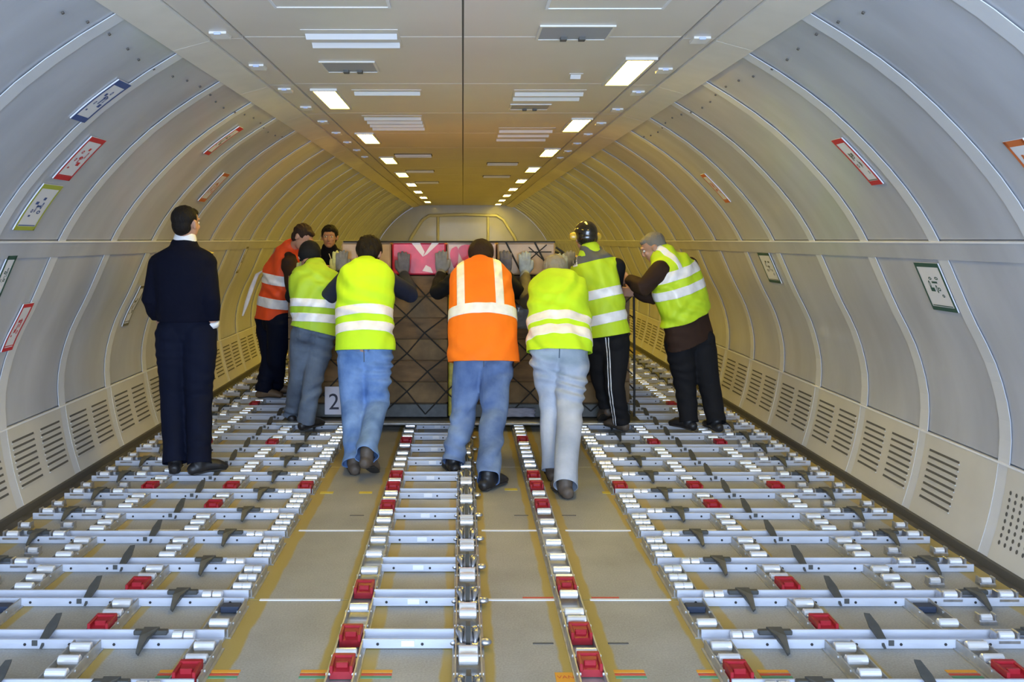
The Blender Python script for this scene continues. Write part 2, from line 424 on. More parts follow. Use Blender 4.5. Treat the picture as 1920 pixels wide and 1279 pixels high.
# printed location labels and tick marks
def floor_mark(name, x0, x1, y0, y1, m, h=.002):
    bm = bmesh.new(); box(bm, x0, x1, y0, y1, 0, h); return obj(name, bm, m, FL)
for s, xx in ((-1, -1.04), (-1, -.86), (-1, -.53), (-1, -.31), (1, .90), (1, 1.12), (1, .60), (1, 1.80), (1, 2.05)):
    y = 3.145
    floor_mark('location_label', xx-.055, xx+.055, y+.026, y+.044, M_orangel)
    floor_mark('location_label', xx-.055, xx+.055, y+.006, y+.018, M_redl)
    floor_mark('location_label', xx-.055, xx+.055, y-.016, y-.002, M_greenl)
floor_mark('location_label', .33, .40, 3.10, 3.17, M_orangel)
for xx, y in ((-.60, 5.43), (-.84, 5.43), (.30, 5.5), (.62, 5.43), (.90, 5.43)): floor_mark('location_label', xx-.04, xx+.04, y-.02, y+.02, M_yel)
for xx, y in ((-.60, 4.98), (.33, 4.98), (.60, 4.98), (.31, 3.40), (.60, 3.40), (1.35, 3.10)): floor_mark('tick_mark', xx-.04, xx+.04, y-.005, y+.005, M_slot)
floor_mark('tick_mark', .26, .40, 3.83, 3.84, M_redl); floor_mark('tick_mark', .56, .68, 3.83, 3.84, M_redl)
cu = bpy.data.curves.new('label_text', 'FONT'); cu.body = 'VANO8'; cu.size = .030; cu.materials.append(M_redl)
text_obj('label_text', cu, FL, (.335, 3.125, .0026), (0, 0, 0))

# ------------------------------------------------------------------ floor hardware (shared meshes)
YK = lambda k: 3.396+.3885*k
def m_roller(wd, r=.018):
    bm = bmesh.new(); tube(bm, [(-wd/2, 0, 0), (-wd/2+.003, 0, 0), (wd/2-.003, 0, 0), (wd/2, 0, 0)], [r*.8, r, r, r*.8], seg=14, cap=False)
    return mesh_of(bm, 'roller', M_roller, False)
ROL = m_roller(.078); ROLs = m_roller(.060, .016); ROLh = m_roller(.040); ROLc = m_roller(.072, .020)
def m_tray(y0, y1, hw=.052):
    bm = bmesh.new()
    box(bm, -hw, hw, y0, y1, 0, .006)
    for s in (-1, 1):
        x0, x1 = sorted((s*hw, s*(hw-.006))); box(bm, x0, x1, y0, y1, .0, .036)
        x0, x1 = sorted((s*hw, s*(hw+.010))); box(bm, x0, x1, y0, y1, .0, .005)
        for q in (.25, .6): 
            yy = y0+(y1-y0)*q; cyl(bm, (s*(hw-.012), yy, .028), (s*(hw+.004), yy, .028), .006, 6)
    return mesh_of(bm, 'tray_channel', M_tray)
TRAY = m_tray(.01, .31); TRAYL = m_tray(.0, .3885, .050)
def m_latch(w=.082, ln=.085):
    bm = bmesh.new(); hw = w/2
    prism(bm, [(-hw, 0, .010), (-hw, ln, .010), (-hw, ln, .052), (-hw, ln*.8, .052), (-hw, 0, .036)], (w, 0, 0))
    for s in (-1, 1):
        x0, x1 = sorted((s*hw, s*(hw-.012))); box(bm, x0, x1, -.004, ln, .030, .058, 0, .002)
    box(bm, -hw*.55, hw*.55, ln*.25, ln*.42, .036, .058, 0, .003)
    box(bm, -hw, hw, ln*.86, ln+.01, .03, .060, 0, .003)
    return mesh_of(bm, 'red_latch', M_red)
LATCH = m_latch()
bm = bmesh.new(); box(bm, -.040, .040, 0, .05, .008, .034, 0, .004); BLOCK = mesh_of(bm, 'dark_block', M_navy)
bm = bmesh.new(); box(bm, -.040, .040, 0, .012, .036, .042, 0, .002); LIP = mesh_of(bm, 'latch_hinge', M_roller)

def m_rail(x0, x1, dep=.075, hgt=.036):
    bm = bmesh.new()
    box(bm, x0, x1, -dep/2, dep/2, .001, .012)
    box(bm, x0, x1, -dep/2-.004, -dep/2+.004, .001, hgt, 0, .001)
    box(bm, x0, x1, dep/2-.004, dep/2+.004, .001, hgt+.004)
    n = int((x1-x0)/.17)
    for i in range(n):
        xx = x0+.06+i*.17
        cyl(bm, (xx, -dep/2-.0045, hgt*.5), (xx, -dep/2-.0060, hgt*.5), .006, 6, 1)
    return mesh_of(bm, 'rail', [M_rail, M_dark])
def m_tguide():
    bm = bmesh.new()
    box(bm, -.065, .065, .006, .030, .030, .048, 0, .003)
    prism(bm, [(-.030, .030, .046), (.030, .030, .046), (.022, -.045, .044), (.014, -.105, .012), (.002, -.112, .006), (-.016, -.045, .044)], (0, 0, .008))
    return mesh_of(bm, 'guide_latch', M_guide)
TG = m_tguide()
def m_blade():
    bm = bmesh.new()
    a = [(-.014, -.040, .030), (.016, -.040, .030), (.022, .030, .050), (.014, .092, .070), (-.010, .092, .073), (-.020, .030, .052)]
    prism(bm, a, (0, .004, .008))
    prism(bm, [(-.004, -.060, .010), (-.004, .040, .035), (-.004, .040, .050), (-.004, -.020, .040)], (.010, 0, 0))
    box(bm, .022, .042, -.046, -.034, .014, .034)
    return mesh_of(bm, 'blade_latch', M_guide)
BL = m_blade()
bm = bmesh.new(); box(bm, -.045, .045, -.030, .030, .004, .022, 0, .004)
for s in (-1, 1):
    x0, x1 = sorted((s*.036, s*.045)); box(bm, x0, x1, -.022, .022, .01, .046, 0, .002)
CRADLE = mesh_of(bm, 'roller_cradle', M_chrome)
RAILR = m_rail(.93, 2.40); RAILC = m_rail(-.385, -.035, .078)
K0, K1 = -1, 22
def side_word(s): return 'right' if s > 0 else 'left'
RED = {(1.43, 0), (1.43, 1), (1.43, 4), (1.43, 5), (1.93, 5), (1.43, 8), (.97, 5), (.97, -1), (1.93, -1), (1.93, 12), (1.43, 12), (1.93, 8), (1.43, 16)}
DARKB = {(.97, 0), (1.93, 0)}
TN = {.97: 'innermost', 1.43: 'middle', 1.93: 'outermost'}
def hidden(x, y): return abs(x) < 1.40 and y > 7.55
for s in (-1, 1):
    for k in range(K0, K1):
        y = YK(k); n = ORD[k-K0]
        # cross rail
        R = empty('cross_rail', (.02*0, y, 0), f'pale grey cross rail on the {side_word(s)} half of the floor, {n} from the camera', 'cross rail', 'cross rails of the cargo floor')
        ro = link('rail', RAILR, R, (0, 0, 0)); ro.scale = (s, 1, 1)
        if s < 0: ro.scale = (-1, 1, 1)
        for nm, me, xx, yy, zz in (('guide_latch', TG, 1.21, 0, 0), ('guide_latch', TG, 2.20, 0, 0), ('blade_latch', BL, 1.60, 0, 0)):
            o = link(nm, me, R, (s*xx, yy, zz)); o.scale = (s, 1, 1)
        link('roller', ROLh, R, (s*1.055, .0, .034)); link('roller', ROLh, R, (s*1.10, .0, .034))
        for xx in (2.085, 2.325):
            c = link('roller_cradle', CRADLE, R, (s*xx, -.012, .012))
            link('roller', ROLs, c, (0, 0, .028))
        for xx in (2.13, 2.36):
            c = link('roller_cradle', CRADLE, R, (s*xx, .19, -.006)); c.scale = (.8, .8, 1)
            link('roller', ROLs, c, (0, 0, .026))
        # trays in the bay behind this rail
        for t in (.97, 1.43, 1.93):
            if hidden(t, y): continue
            red = (t, k) in RED; dk = (t, k) in DARKB
            T = empty('roller_tray', (s*t+.0, y+.035, 0),
                      f'{"roller tray with red latch" if red else "roller tray"} in the {side_word(s)} {TN[t]} track, {n} bay from the camera', 'roller tray', 'roller trays between the cross rails')
            link('tray_channel', TRAY, T, (0, 0, 0))
            if red:
                link('red_latch', LATCH, T, (0, .015, 0)); link('latch_hinge', LIP, T, (0, .112, .004))
                for yy in (.165, .265): link('roller', ROL, T, (0, yy, .034))
            elif dk:
                link('dark_block', BLOCK, T, (0, .225, 0)); link('roller', ROL, T, (0, .075, .034))
            elif t == .97:
                for yy in (.055, .155, .255):
                    link('roller', ROLh, T, (-.0205, yy, .034)); link('roller', ROLh, T, (.0205, yy, .034))
            else:
                for yy in (.055, .155, .255): link('roller', ROL, T, (0, yy, .034))
# centre ladder rungs
for k in range(0, 11):
    y = YK(k)
    R = empty('cross_rung', (0, y, 0), f'short grey rung left of the central spine, {ORD[k]} from the camera', 'cross rail', 'rungs of the centre ladder')
    link('rail', RAILC, R, (0, 0, .002))
    bm = bmesh.new(); box(bm, -.235, -.185, -.0475, -.0435, .012, .034); obj('rung_label', bm, M_white, R, (0, 0, 0))
# long centre tracks
def long_track(x, lab, rollers, reds):
    T = empty('roller_track', (x, 3.0, 0), lab, 'roller track')
    for k in range(-1, 12):
        link('tray_channel', TRAYL, T, (0, YK(k)-3.0, 0))
    for py in rollers:
        y = 2574/(py-HY); link('roller', ROL, T, (0, y-3.0, .036))
    for py in reds:
        y = 2574/(py-HY); link('red_latch', LATCH, T, (0, y-3.0-.045, 0)); 
    return T
cy = lambda l: [760+c/2.464 for c in l]
long_track(.455, 'long roller track with red latches right of the central spine', cy([100, 114, 128, 143, 160, 200, 220, 240, 258, 285, 303, 332, 375, 435, 467, 520, 570, 612, 668, 735, 798, 835, 912, 998, 1035, 1190]), cy([183, 352, 400, 490, 872, 1095, 1240]))
long_track(-.43, 'long roller track with red latches left of the central spine', cy([100, 116, 142, 165, 208, 245, 272, 298, 328, 375, 435, 465, 525, 562, 605, 655, 722, 800, 975, 1190]), cy([188, 352, 405, 495, 885, 1105, 1250]))
SP = empty('spine_track', (.02, 3.0, 0), 'central spine track of chrome castings and rollers between two centre lanes', 'roller track')
bm = bmesh.new()
box(bm, -.050, .050, -.055, .010, .002, .022, 0, .004)
for s in (-1, 1):
    ell(bm, (s*.028, .038, .034), (.022, .026, .020), sub=2)
    tube(bm, [(s*.030, .045, .022), (s*.036, .02, .045), (s*.030, -.010, .044), (s*.026, -.030, .022)], [.011, .014, .013, .009], seg=8)
tube(bm, [(0, .060, .018), (0, .035, .048), (0, -.010, .056), (0, -.040, .030)], [(.009, .012), (.013, .012), (.015, .012), (.020, .010)], seg=8)
ell(bm, (.065, -.03, .022), (.026, .020, .014), sub=2); ell(bm, (-.058, -.03, .022), (.018, .018, .014), sub=2)
CAST = mesh_of(bm, 'casting', M_chrome, True)
bm = bmesh.new(); prism(bm, [(-.009, .070, .030), (-.009, .070, .058), (-.009, -.010, .074), (-.009, -.062, .034), (-.009, -.050, .020)], (.018, 0, 0))
BAR = mesh_of(bm, 'latch_bar', M_guide)
for k in range(-1, 11):
    y = YK(k)-3.0
    link('tray_channel', TRAYL, SP, (0, y, 0)); link('casting', CAST, SP, (0, y, 0)); link('latch_bar', BAR, SP, (0, y, 0))
    link('roller', ROLc, SP, (0, y+.19, .036)); link('roller', ROLc, SP, (0, y+.26, .034))

# ------------------------------------------------------------------ ceiling fittings
M_lamp = emis('lamp_diffuser', LAMP_COL, LAMP_STR)
def lamp(x, y, label):
    L_ = empty('ceiling_light', (x, y, ZC), label, 'ceiling light', 'ceiling lights in two rows')
    bm = bmesh.new()
    for (a, b, c, d) in ((-.086, .086, -.40, -.37), (-.086, .086, .37, .40), (-.086, -.070, -.37, .37), (.070, .086, -.37, .37)): box(bm, a, b, c, d, -.014, .0)
    obj('housing', bm, M_beam, L_, (0, 0, 0))
    bm = bmesh.new(); box(bm, -.069, .069, -.37, .37, -.010, -.002); obj('diffuser', bm, M_lamp, L_, (0, 0, 0), label='glowing white diffuser')
for k in range(9): lamp(.95, 5.07+2.33*k if k < 9 else 0, f'{ORD[k]} lamp from the camera in the right row on the ceiling')
for k in range(8): lamp(-.895, 6.04+2.32*k, f'{ORD[k]} lamp from the camera in the left row on the ceiling')
def slats(x0, x1, y0, y1, n, label, frame=True, base=None):
    T = empty('ceiling_vent', ((x0+x1)/2, (y0+y1)/2, ZC), label, 'ceiling vent')
    hx, hy = (x1-x0)/2, (y1-y0)/2
    bm = bmesh.new(); box(bm, -hx, hx, -hy, hy, -.003, -.0005); obj('backing', bm, base or M_ceil, T, (0, 0, 0))
    for i in range(n):
        yy = -hy+(i+.5)*2*hy/n; d = min(.022, hy/n*.6)
        bm = bmesh.new(); prism(bm, [(-hx+.01, yy-d, -.004), (-hx+.01, yy+d, -.004), (-hx+.01, yy+d*.8, -.024), (-hx+.01, yy+d*.5, -.024)], (2*hx-.02, 0, 0))
        obj('slat', bm, M_white, T, (0, 0, 0))
    return T
def hatch(x0, x1, y0, y1, label, m=None):
    T = empty('ceiling_box', ((x0+x1)/2, (y0+y1)/2, ZC), label, 'ceiling box'); hx, hy = (x1-x0)/2, (y1-y0)/2
    bm = bmesh.new(); box(bm, -hx, hx, -hy, hy, -.006, -.001); obj('recess_panel', bm, m or M_recess, T, (0, 0, 0))
    bm = bmesh.new()
    for (a, b, c, d) in ((-hx-.012, hx+.012, -hy-.014, -hy), (-hx-.012, hx+.012, hy, hy+.014), (-hx-.012, -hx, -hy, hy), (hx, hx+.012, -hy, hy)): box(bm, a, b, c, d, -.009, -.001)
    obj('frame', bm, M_beam if m is None else M_white, T, (0, 0, 0))
    if m is None:
        for xx in (-.35, .2):
            bm = bmesh.new(); box(bm, xx*hx, xx*hx+.03, hy*.55, hy*.9, -.02, -.005); obj('catch', bm, M_slot, T, (0, 0, 0))
hatch(-.77, -.31, 3.0, 3.64, 'large white framed hatch at the top edge, left of the centre seam', M_ceil)
hatch(.355, .826, 3.0, 3.66, 'large white framed hatch at the top edge, right of the centre seam', M_ceil)
slats(-.75, -.30, 4.05, 4.42, 2, 'white slatted vent nearest the camera on the left half of the ceiling')
hatch(-.77, -.49, 4.78, 5.05, 'grey recessed box on the ceiling left of centre, before the first left lamp')
hatch(.36, .68, 3.98, 4.23, 'grey recessed box on the ceiling right of centre, nearest the camera')
slats(.62, .70, 5.12, 5.2, 1, 'tiny white slot beside the first right lamp')
slats(-.72, -.27, 5.68, 5.83, 1, 'single white slot vent beside the first left lamp')
slats(.33, .80, 5.68, 6.08, 2, 'two-slat vent on the right half behind the first right lamp')
hatch(.35, .62, 6.28, 6.50, 'small grey box behind the two-slat vent on the right')
slats(-.79, -.32, 6.85, 7.7, 4, 'four-slat vent on the left half of the ceiling near the second left lamp')
slats(.31, .80, 7.6, 8.6, 3, 'three-slat vent on the right half near the second right lamp')
for i, (x0, x1, y0, lab) in enumerate(((-.78, -.35, 9.9, 'left half behind the third left lamp'), (-.80, -.40, 12.2, 'left half behind the fourth left lamp'), (.30, .70, 11.0, 'right half before the fourth right lamp'), (.30, .72, 13.2, 'right half behind the fourth right lamp'), (-.8, -.4, 14.6, 'left half, farthest of the dark slots'))):
    slats(x0, x1, y0, y0+.28, 2, 'narrow dark slot vent on the '+lab, base=M_slot)
bm = bmesh.new(); prism(bm, [(-.04, -.05, -.001), (-.04, .05, -.001), (-.04, .03, -.020), (-.04, -.05, -.012)], (.08, 0, 0)); CLIPB = mesh_of(bm, 'bezel', M_beam)
bm = bmesh.new(); box(bm, -.016, .016, -.058, -.048, -.018, -.006, 0, .002); CLIPL = mesh_of(bm, 'lens', M_clip)
for s in (-1, 1):
    for j in range(9):
        y = 4.10+.757*j+(0 if s < 0 else .1)
        T = empty('edge_light', (s*1.13, y, ZC-.008), f'small blue-white fitting on the {side_word(s)} ceiling edge, {ORD[j]} from the camera', 'small light', 'small fittings along the ceiling edges')
        link('bezel', CLIPB, T, (0, 0, 0)); link('lens', CLIPL, T, (0, 0, 0))

# ------------------------------------------------------------------ wall placards
def solve(px, py):
    s = 1 if px > CX else -1; lo, hi = 1.0, 30.0
    for _ in range(50):
        y = (lo+hi)/2; p = P(px, py, y)
        z = min(max(p.z, 0), 2.479)
        if abs(p.x) > wx(z) or p.z > 2.479: hi = y
        else: lo = y
    return s, y, P(px, py, y).z
GLYPHS = [(.30, .42, .40, .50), (.45, .40, .52, .58), (.58, .36, .75, .44), (.38, .56, .60, .60), (.62, .50, .70, .66), (.28, .62, .42, .68), (.50, .66, .62, .72), (.24, .30, .34, .34)]
def placard(ft, nb, fcol, icol, label, faint=False, plain=False):
    s, ya, za = solve(*ft); _, yb_, zb = solve(*nb)
    y0, y1 = min(ya, yb_), max(ya, yb_); z0, z1 = min(za, zb), max(za, zb)
    if y1-y0 < .08: y0, y1 = (y0+y1)/2-.06, (y0+y1)/2+.06
    T = empty('placard', wp(s, (y0+y1)/2, (z0+z1)/2), label, 'placard', 'placards on the cabin walls')
    bm = bmesh.new(); wall_strip(bm, s, y0, y1, z0, z1, .0075, .006, nz=8); obj('plate', bm, M_plate, T)
    bm = bmesh.new(); e = .014
    wall_strip(bm, s, y0, y1, z1-e*1.5, z1, .0085, nz=1); wall_strip(bm, s, y0, y1, z0, z0+e*1.5, .0085, nz=1)
    wall_strip(bm, s, y0, y0+e*1.1, z0, z1, .0085, nz=8); wall_strip(bm, s, y1-e*1.1, y1, z0, z1, .0085, nz=8)
    obj('border', bm, fcol, T)
    if plain: return
    bm = bmesh.new(); rnd = random.Random(int(ft[0]))
    for (u0, v0, u1, v1) in GLYPHS:
        du, dv = rnd.uniform(-.05, .05), rnd.uniform(-.05, .05); a, b = y0+(y1-y0)*(u0+du), y0+(y1-y0)*(u1+du)
        c, d = z0+(z1-z0)*(v0+dv), z0+(z1-z0)*(v1+dv)
        n = 9; cyc, czc = (a+b)/2, (c+d)/2
        if rnd.random() < .5:      # small ring
            for q in range(n):
                a0, a1 = 2*math.pi*q/n, 2*math.pi*(q+1)/n; ry, rz = (b-a)/2, max((d-c)/2, .008)
                pts = [wp(s, cyc+ry*math.cos(a0), czc+rz*math.sin(a0), .0088), wp(s, cyc+ry*math.cos(a1), czc+rz*math.sin(a1), .0088),
                       wp(s, cyc+ry*.5*math.cos(a1), czc+rz*.5*math.sin(a1), .0088), wp(s, cyc+ry*.5*math.cos(a0), czc+rz*.5*math.sin(a0), .0088)]
                poly(bm, pts if s < 0 else pts[::-1])
        else:
            wall_strip(bm, s, a, b, c, d, .0088, nz=1)
    wall_strip(bm, s, y0+(y1-y0)*.1, y0+(y1-y0)*.9, z0+(z1-z0)*.10, z0+(z1-z0)*.12, .0088, nz=1)
    tag(obj('symbols', bm, icol, T), kind='stuff')
M_plate = mat('placard_plate', (.74, .74, .77), .3)
m_b = mat('print_blue', (.05, .09, .26), .5); m_r = mat('print_red', (.55, .03, .04), .5); m_g = mat('print_green', (.03, .09, .07), .5)
m_l = mat('print_lime', (.38, .42, .06), .5); m_o = mat('print_orange', (.60, .15, .04), .5); m_gr = mat('print_grey', (.16, .15, .10), .5)
placard((245, 158), (130, 220), m_b, m_b, 'blue bordered placard, topmost of the row on the left wall')
placard((198, 262), (97, 333), m_r, m_r, 'red bordered placard below the blue one on the left wall')
placard((117, 348), (22, 430), m_l, m_b, 'lime bordered placard just above the pale band on the left wall')
placard((31, 478), (-22, 560), m_g, m_g, 'dark green bordered placard cut by the left edge of the picture')
placard((62, 567), (0, 660), m_r, m_r, 'red bordered placard low on the left wall below the band')
placard((452, 238), (385, 288), m_r, m_gr, 'small red and grey placard high on the left wall behind the standing man')
placard((430, 326), (370, 376), m_o, m_o, 'small orange placard on the left wall above the standing man')
placard((466, 462), (440, 512), m_gr, m_gr, 'grey placard between the standing man and the red-orange vest', True)
placard((266, 535), (235, 610), m_gr, m_gr, 'faint brown outlined placard on the left wall beside the standing man', True)
placard((1560, 262), (1658, 343), m_r, m_gr, 'red bordered placard high on the right wall')
placard((1715, 491), (1800, 586), m_g, m_g, 'dark green bordered placard below the band on the right wall')
placard((1421, 473), (1467, 531), m_g, m_gr, 'small pale green bordered placard below the band, deeper on the right wall')
placard((1314, 327), (1371, 378), m_o, m_o, 'small orange placard above the band deep on the right wall')
placard((1895, 262), (1975, 345), m_o, m_o, 'orange edged placard cut by the right edge of the picture')

# ------------------------------------------------------------------ cargo
PL = empty('cargo_pallet', (0, 7.15, .052), 'flat metal air cargo pallet under the crates with shiny front lip', 'pallet')
bm = bmesh.new(); box(bm, -1.50, 1.47, 7.17, 9.55, .056, .066, 0, .002); obj('deck', bm, M_guide, PL)
bm = bmesh.new(); tube(bm, [(-1.52, 7.16, .064), (1.48, 7.16, .064)], [(.014, .012)]*2, seg=10, cap=False); box(bm, -1.52, 1.48, 7.16, 7.26, .052, .068)
obj('front_lip', bm, M_tray, PL, label='shiny aluminium edge')
FY = 7.40
def crate(x0, x1, z1, label, m, nm='crate', y1=9.45):
    T = empty(nm, ((x0+x1)/2, FY+.5, .068), label, 'crate')
    bm = bmesh.new(); box(bm, x0+.01, x1-.01, FY+.012, y1, .072, z1-.005, 0, .01); obj('body', bm, m, T)
    nb = 6; h = (z1-.19)/nb
    for i in range(nb):
        bm = bmesh.new(); a = .19+i*h
        box(bm, x0, x1, FY-random.uniform(0, .006), FY+.02, a+.003, a+h-.003, 0, .003); obj('board', bm, m if i % 2 else M_wood2, T)
    bm = bmesh.new(); box(bm, x0, x1, FY-.02, FY+.03, .072, .185, 0, .006); obj('skid', bm, M_guide, T, label='dark skid along the bottom')
    for xx in (x1-.02,):
        for i in range(4):
            bm = bmesh.new(); a = .19+i*(z1-.19)/4; box(bm, xx, xx+.025, FY+.02, y1, a+.003, a+(z1-.19)/4-.003, 0, .003); obj('side_board', bm, m, T)
    return T
crate(-1.47, -.13, 1.262, 'brown wooden crate on the left half of the pallet', M_wood)
crate(-.06, 1.40, 1.262, 'brown wooden crate on the right half of the pallet', M_wood)
bm = bmesh.new(); box(bm, -.122, -.068, FY+.002, FY+.6, .072, 1.25, 0, .01)
tag(obj('dunnage_strip', bm, M_yellow), 'yellow-green wrapped strip squeezed between the two crates', 'packing')
bmj = random.Random(3)
def carton(x0, x1, m, label, z1=1.535, extra=None, y1=8.3):
    T = empty('carton', ((x0+x1)/2, FY, 1.264), label, 'carton')
    bm = bmesh.new(); box(bm, x0+.004, x1-.004, FY-.035, y1, 1.268, z1, 0, .012)
    o = obj('box', bm, m, T)
    bm = bmesh.new(); box(bm, x0+.01, x1-.01, FY-.038, y1-.02, z1-.001, z1+.004); obj('tape', bm, M_tan, T)
    if extra: extra(T)
    return T
def disc(T, cx, cz, rx, rz, m, nm='print', off=.0385, n=22, wob=.12):
    bm = bmesh.new(); pts = []
    for q in range(n):
        a = 2*math.pi*q/n; rr = 1+wob*math.sin(3*a+cx*9); pts.append((cx+rx*rr*math.cos(a), FY-off, cz+rz*rr*math.sin(a)))
    poly(bm, pts); obj(nm, bm, m, T)
carton(-1.02, -.60, M_tan, 'tan carton at the left end of the top row')
def ex_red(T):
    for pts in ([(-.43, 1.535), (-.36, 1.535), (-.32, 1.46), (-.335, 1.42), (-.37, 1.46)], [(-.26, 1.535), (-.20, 1.535), (-.30, 1.44), (-.335, 1.42)], [(-.34, 1.30), (-.25, 1.285), (-.27, 1.33), (-.31, 1.35)]):
        bm = bmesh.new(); poly(bm, [(x, FY-.0385, z) for x, z in pts]); obj('print', bm, M_print, T)
carton(-.595, -.14, M_cred, 'bright red carton with pale print in the top row', extra=ex_red)
def ex_pink(T): disc(T, .06, 1.45, .10, .075, M_cred); disc(T, -.07, 1.42, .035, .09, M_cred)
carton(-.135, .28, M_cpink, 'pinkish carton with red round print above the orange vest', extra=ex_pink)
def ex_lines(T):
    for a in ((.55, 1.50, .72, 1.35), (.48, 1.33, .70, 1.52), (.55, 1.46, .74, 1.46)):
        bm = bmesh.new(); tube(bm, [(a[0], FY-.045, a[1]), (a[2], FY-.045, a[3])], [.005]*2, seg=5, cap=False); obj('string', bm, M_net, T)
carton(.285, .775, M_tan, 'tan carton at the right end of the top row', extra=ex_lines)
bm = bmesh.new()
for i in range(5):
    ell(bm, (.86+.09*i, FY+.25, 1.30+.03*math.sin(i*2)), (.10, .28, .12-.012*i), sub=3)
for v in bm.verts: v.co += Vector((math.sin(v.co.z*60+v.co.y*20)*.006, math.sin(v.co.x*50+v.co.z*30)*.008, math.sin(v.co.x*45)*.006))
tag(obj('tarpaulin', bm, M_tan, smooth=True), 'crumpled tan wrapping bundled on the crate right of the top row of cartons', 'wrapping')
# diamond net
NET = empty('cargo_net', (0, FY-.03, .1), 'black rope net of diamonds tied over the crates', 'net')
def rope(a, b, r=.0055, sag=0.0):
    bm = bmesh.new(); a, b = Vector(a), Vector(b); m_ = (a+b)/2+Vector((0, -.012, -sag))
    tube(bm, [a, a.lerp(m_, .5), m_, m_.lerp(b, .5), b], [r]*5, seg=6, cap=False); obj('rope', bm, M_net, NET)
nodes = {}
for i in range(-8, 12):
    for j in range(0, 8):
        if (i+j) % 2: continue
        nodes[(i, j)] = Vector((-.309+i*.172+bmj.uniform(-.016, .016), FY-.026, .112+j*.165+bmj.uniform(-.014, .014)))
for (i, j), p in nodes.items():
    for di in (-1, 1):
        q = nodes.get((i+di, j+1))
        if q and abs(p.x) < 1.45 and abs(q.x) < 1.42 and q.z < 1.30: rope(p, q)
rope((-1.0, FY-.045, 1.545), (.77, FY-.045, 1.545), .008, .0)
for x in (.36, .60): rope((x, FY-.045, 1.54), (x+.13, FY-.045, 1.28), .007)
rope((-.86, FY-.045, 1.54), (-.62, FY-.045, 1.28), .006)
rope((.78, FY-.02, 1.50), (1.05, FY-.03, 1.30), .010); rope((.78, FY+.05, 1.46), (1.20, FY-.03, 1.33), .010)
for z in (.3, .6, .9, 1.15): rope((1.44, FY, z), (1.44, 9.3, z+.1), .006)
rope((1.435, FY-.03, .08), (1.43, FY-.03, 1.26), .010)
bm = bmesh.new(); box(bm, -1.155, -.90, FY-.05, FY-.043, .10, .335, 0, .003)
SG = obj('number_sheet', bm, M_filmw); tag(SG, 'white sheet with the number 21 hanging on the crate by a pair of jeans', 'sheet')
cu = bpy.data.curves.new('number', 'FONT'); cu.body = '21'; cu.size = .19; cu.extrude = .001; cu.materials.append(M_ink)
text_obj('number', cu, SG, (-1.125, FY-.052, .145), (math.radians(90), 0, 0))
def film(name, x0, x1, z0, z1, label, m):
    bm = bmesh.new(); n = 8; g = [[bm.verts.new((x0+(x1-x0)*i/n+.01*math.sin(j*2), FY-.065+.012*math.sin(i*2.3+j*1.7), z0+(z1-z0)*j/n)) for i in range(n+1)] for j in range(n+1)]
    for j in range(n):
        for i in range(n): bm.faces.new([g[j][i], g[j][i+1], g[j+1][i+1], g[j+1][i]])
    bmesh.ops.solidify(bm, geom=bm.faces[:], thickness=.003)
    tag(obj(name, bm, m, smooth=True), label, 'plastic sheet')
film('plastic_wrap', .40, .66, .82, 1.02, 'dark grey plastic film on the crate right of the orange vest', M_film)
film('plastic_wrap', .30, .60, .085, .16, 'pale lilac plastic film at the foot of the right crate', M_filmw)

# ------------------------------------------------------------------ people
def remesh(bm, voxel, smooth=3, fn=None):
    me = bpy.data.meshes.new('t'); bmesh.ops.recalc_face_normals(bm, faces=bm.faces[:]); bm.to_mesh(me); bm.free()
    o = bpy.data.objects.new('t', me); C.objects.link(o)
    r = o.modifiers.new('r', 'REMESH'); r.mode = 'VOXEL'; r.voxel_size = voxel
    if smooth: s_ = o.modifiers.new('s', 'SMOOTH'); s_.iterations = smooth; s_.factor = .5
    dg = bpy.context.evaluated_depsgraph_get(); ev = o.evaluated_get(dg)
    out = bpy.data.meshes.new_from_object(ev, depsgraph=dg)
    bpy.data.objects.remove(o); bpy.data.meshes.remove(me)
    if fn:
        n = len(out.vertices); co = np.empty(n*3, np.float32); no = np.empty(n*3, np.float32)
        out.vertices.foreach_get('co', co); out.vertices.foreach_get('normal', no)
        co = co.reshape(-1, 3); no = no.reshape(-1, 3); co = co+no*fn(co)[:, None]
        out.vertices.foreach_set('co', co.ravel().astype(np.float32)); out.update()
    out.polygons.foreach_set('use_smooth', [True]*len(out.polygons)); return out
def folds(amp, seed, kz=70, kx=25):
    rs = np.random.RandomState(seed); ph = rs.uniform(0, 6.28, 12)
    def f(c):
        x, y, z = c[:, 0], c[:, 1], c[:, 2]
        wv = .9*np.sin(9*x+ph[0]+3*np.sin(7*z+ph[1]))+.8*np.sin(8*z+5*y+ph[2])
        a = np.sin(kz*z+kx*x+2.2*wv+ph[3])*np.clip(np.sin(5*z+4*x+ph[4])+.35, 0, 1)
        b = np.sin(kz*.55*z-kx*1.3*x+1.8*wv+ph[5])*np.clip(np.sin(6*x-4*z+ph[6])+.4, 0, 1)
        c_ = np.sin(22*x+16*z+ph[7])*.5
        return amp*(a*.9+b*.9+c_*.6)
    return f
def clip(me, planes, thick=.004):
    bm = bmesh.new(); bm.from_mesh(me)
    for co, no in planes:
        bmesh.ops.bisect_plane(bm, geom=bm.verts[:]+bm.edges[:]+bm.faces[:], plane_co=co, plane_no=no, clear_outer=True)
    bmesh.ops.solidify(bm, geom=bm.faces[:], thickness=thick); bm.to_mesh(me); bm.free()
    me.polygons.foreach_set('use_smooth', [True]*len(me.polygons)); return me
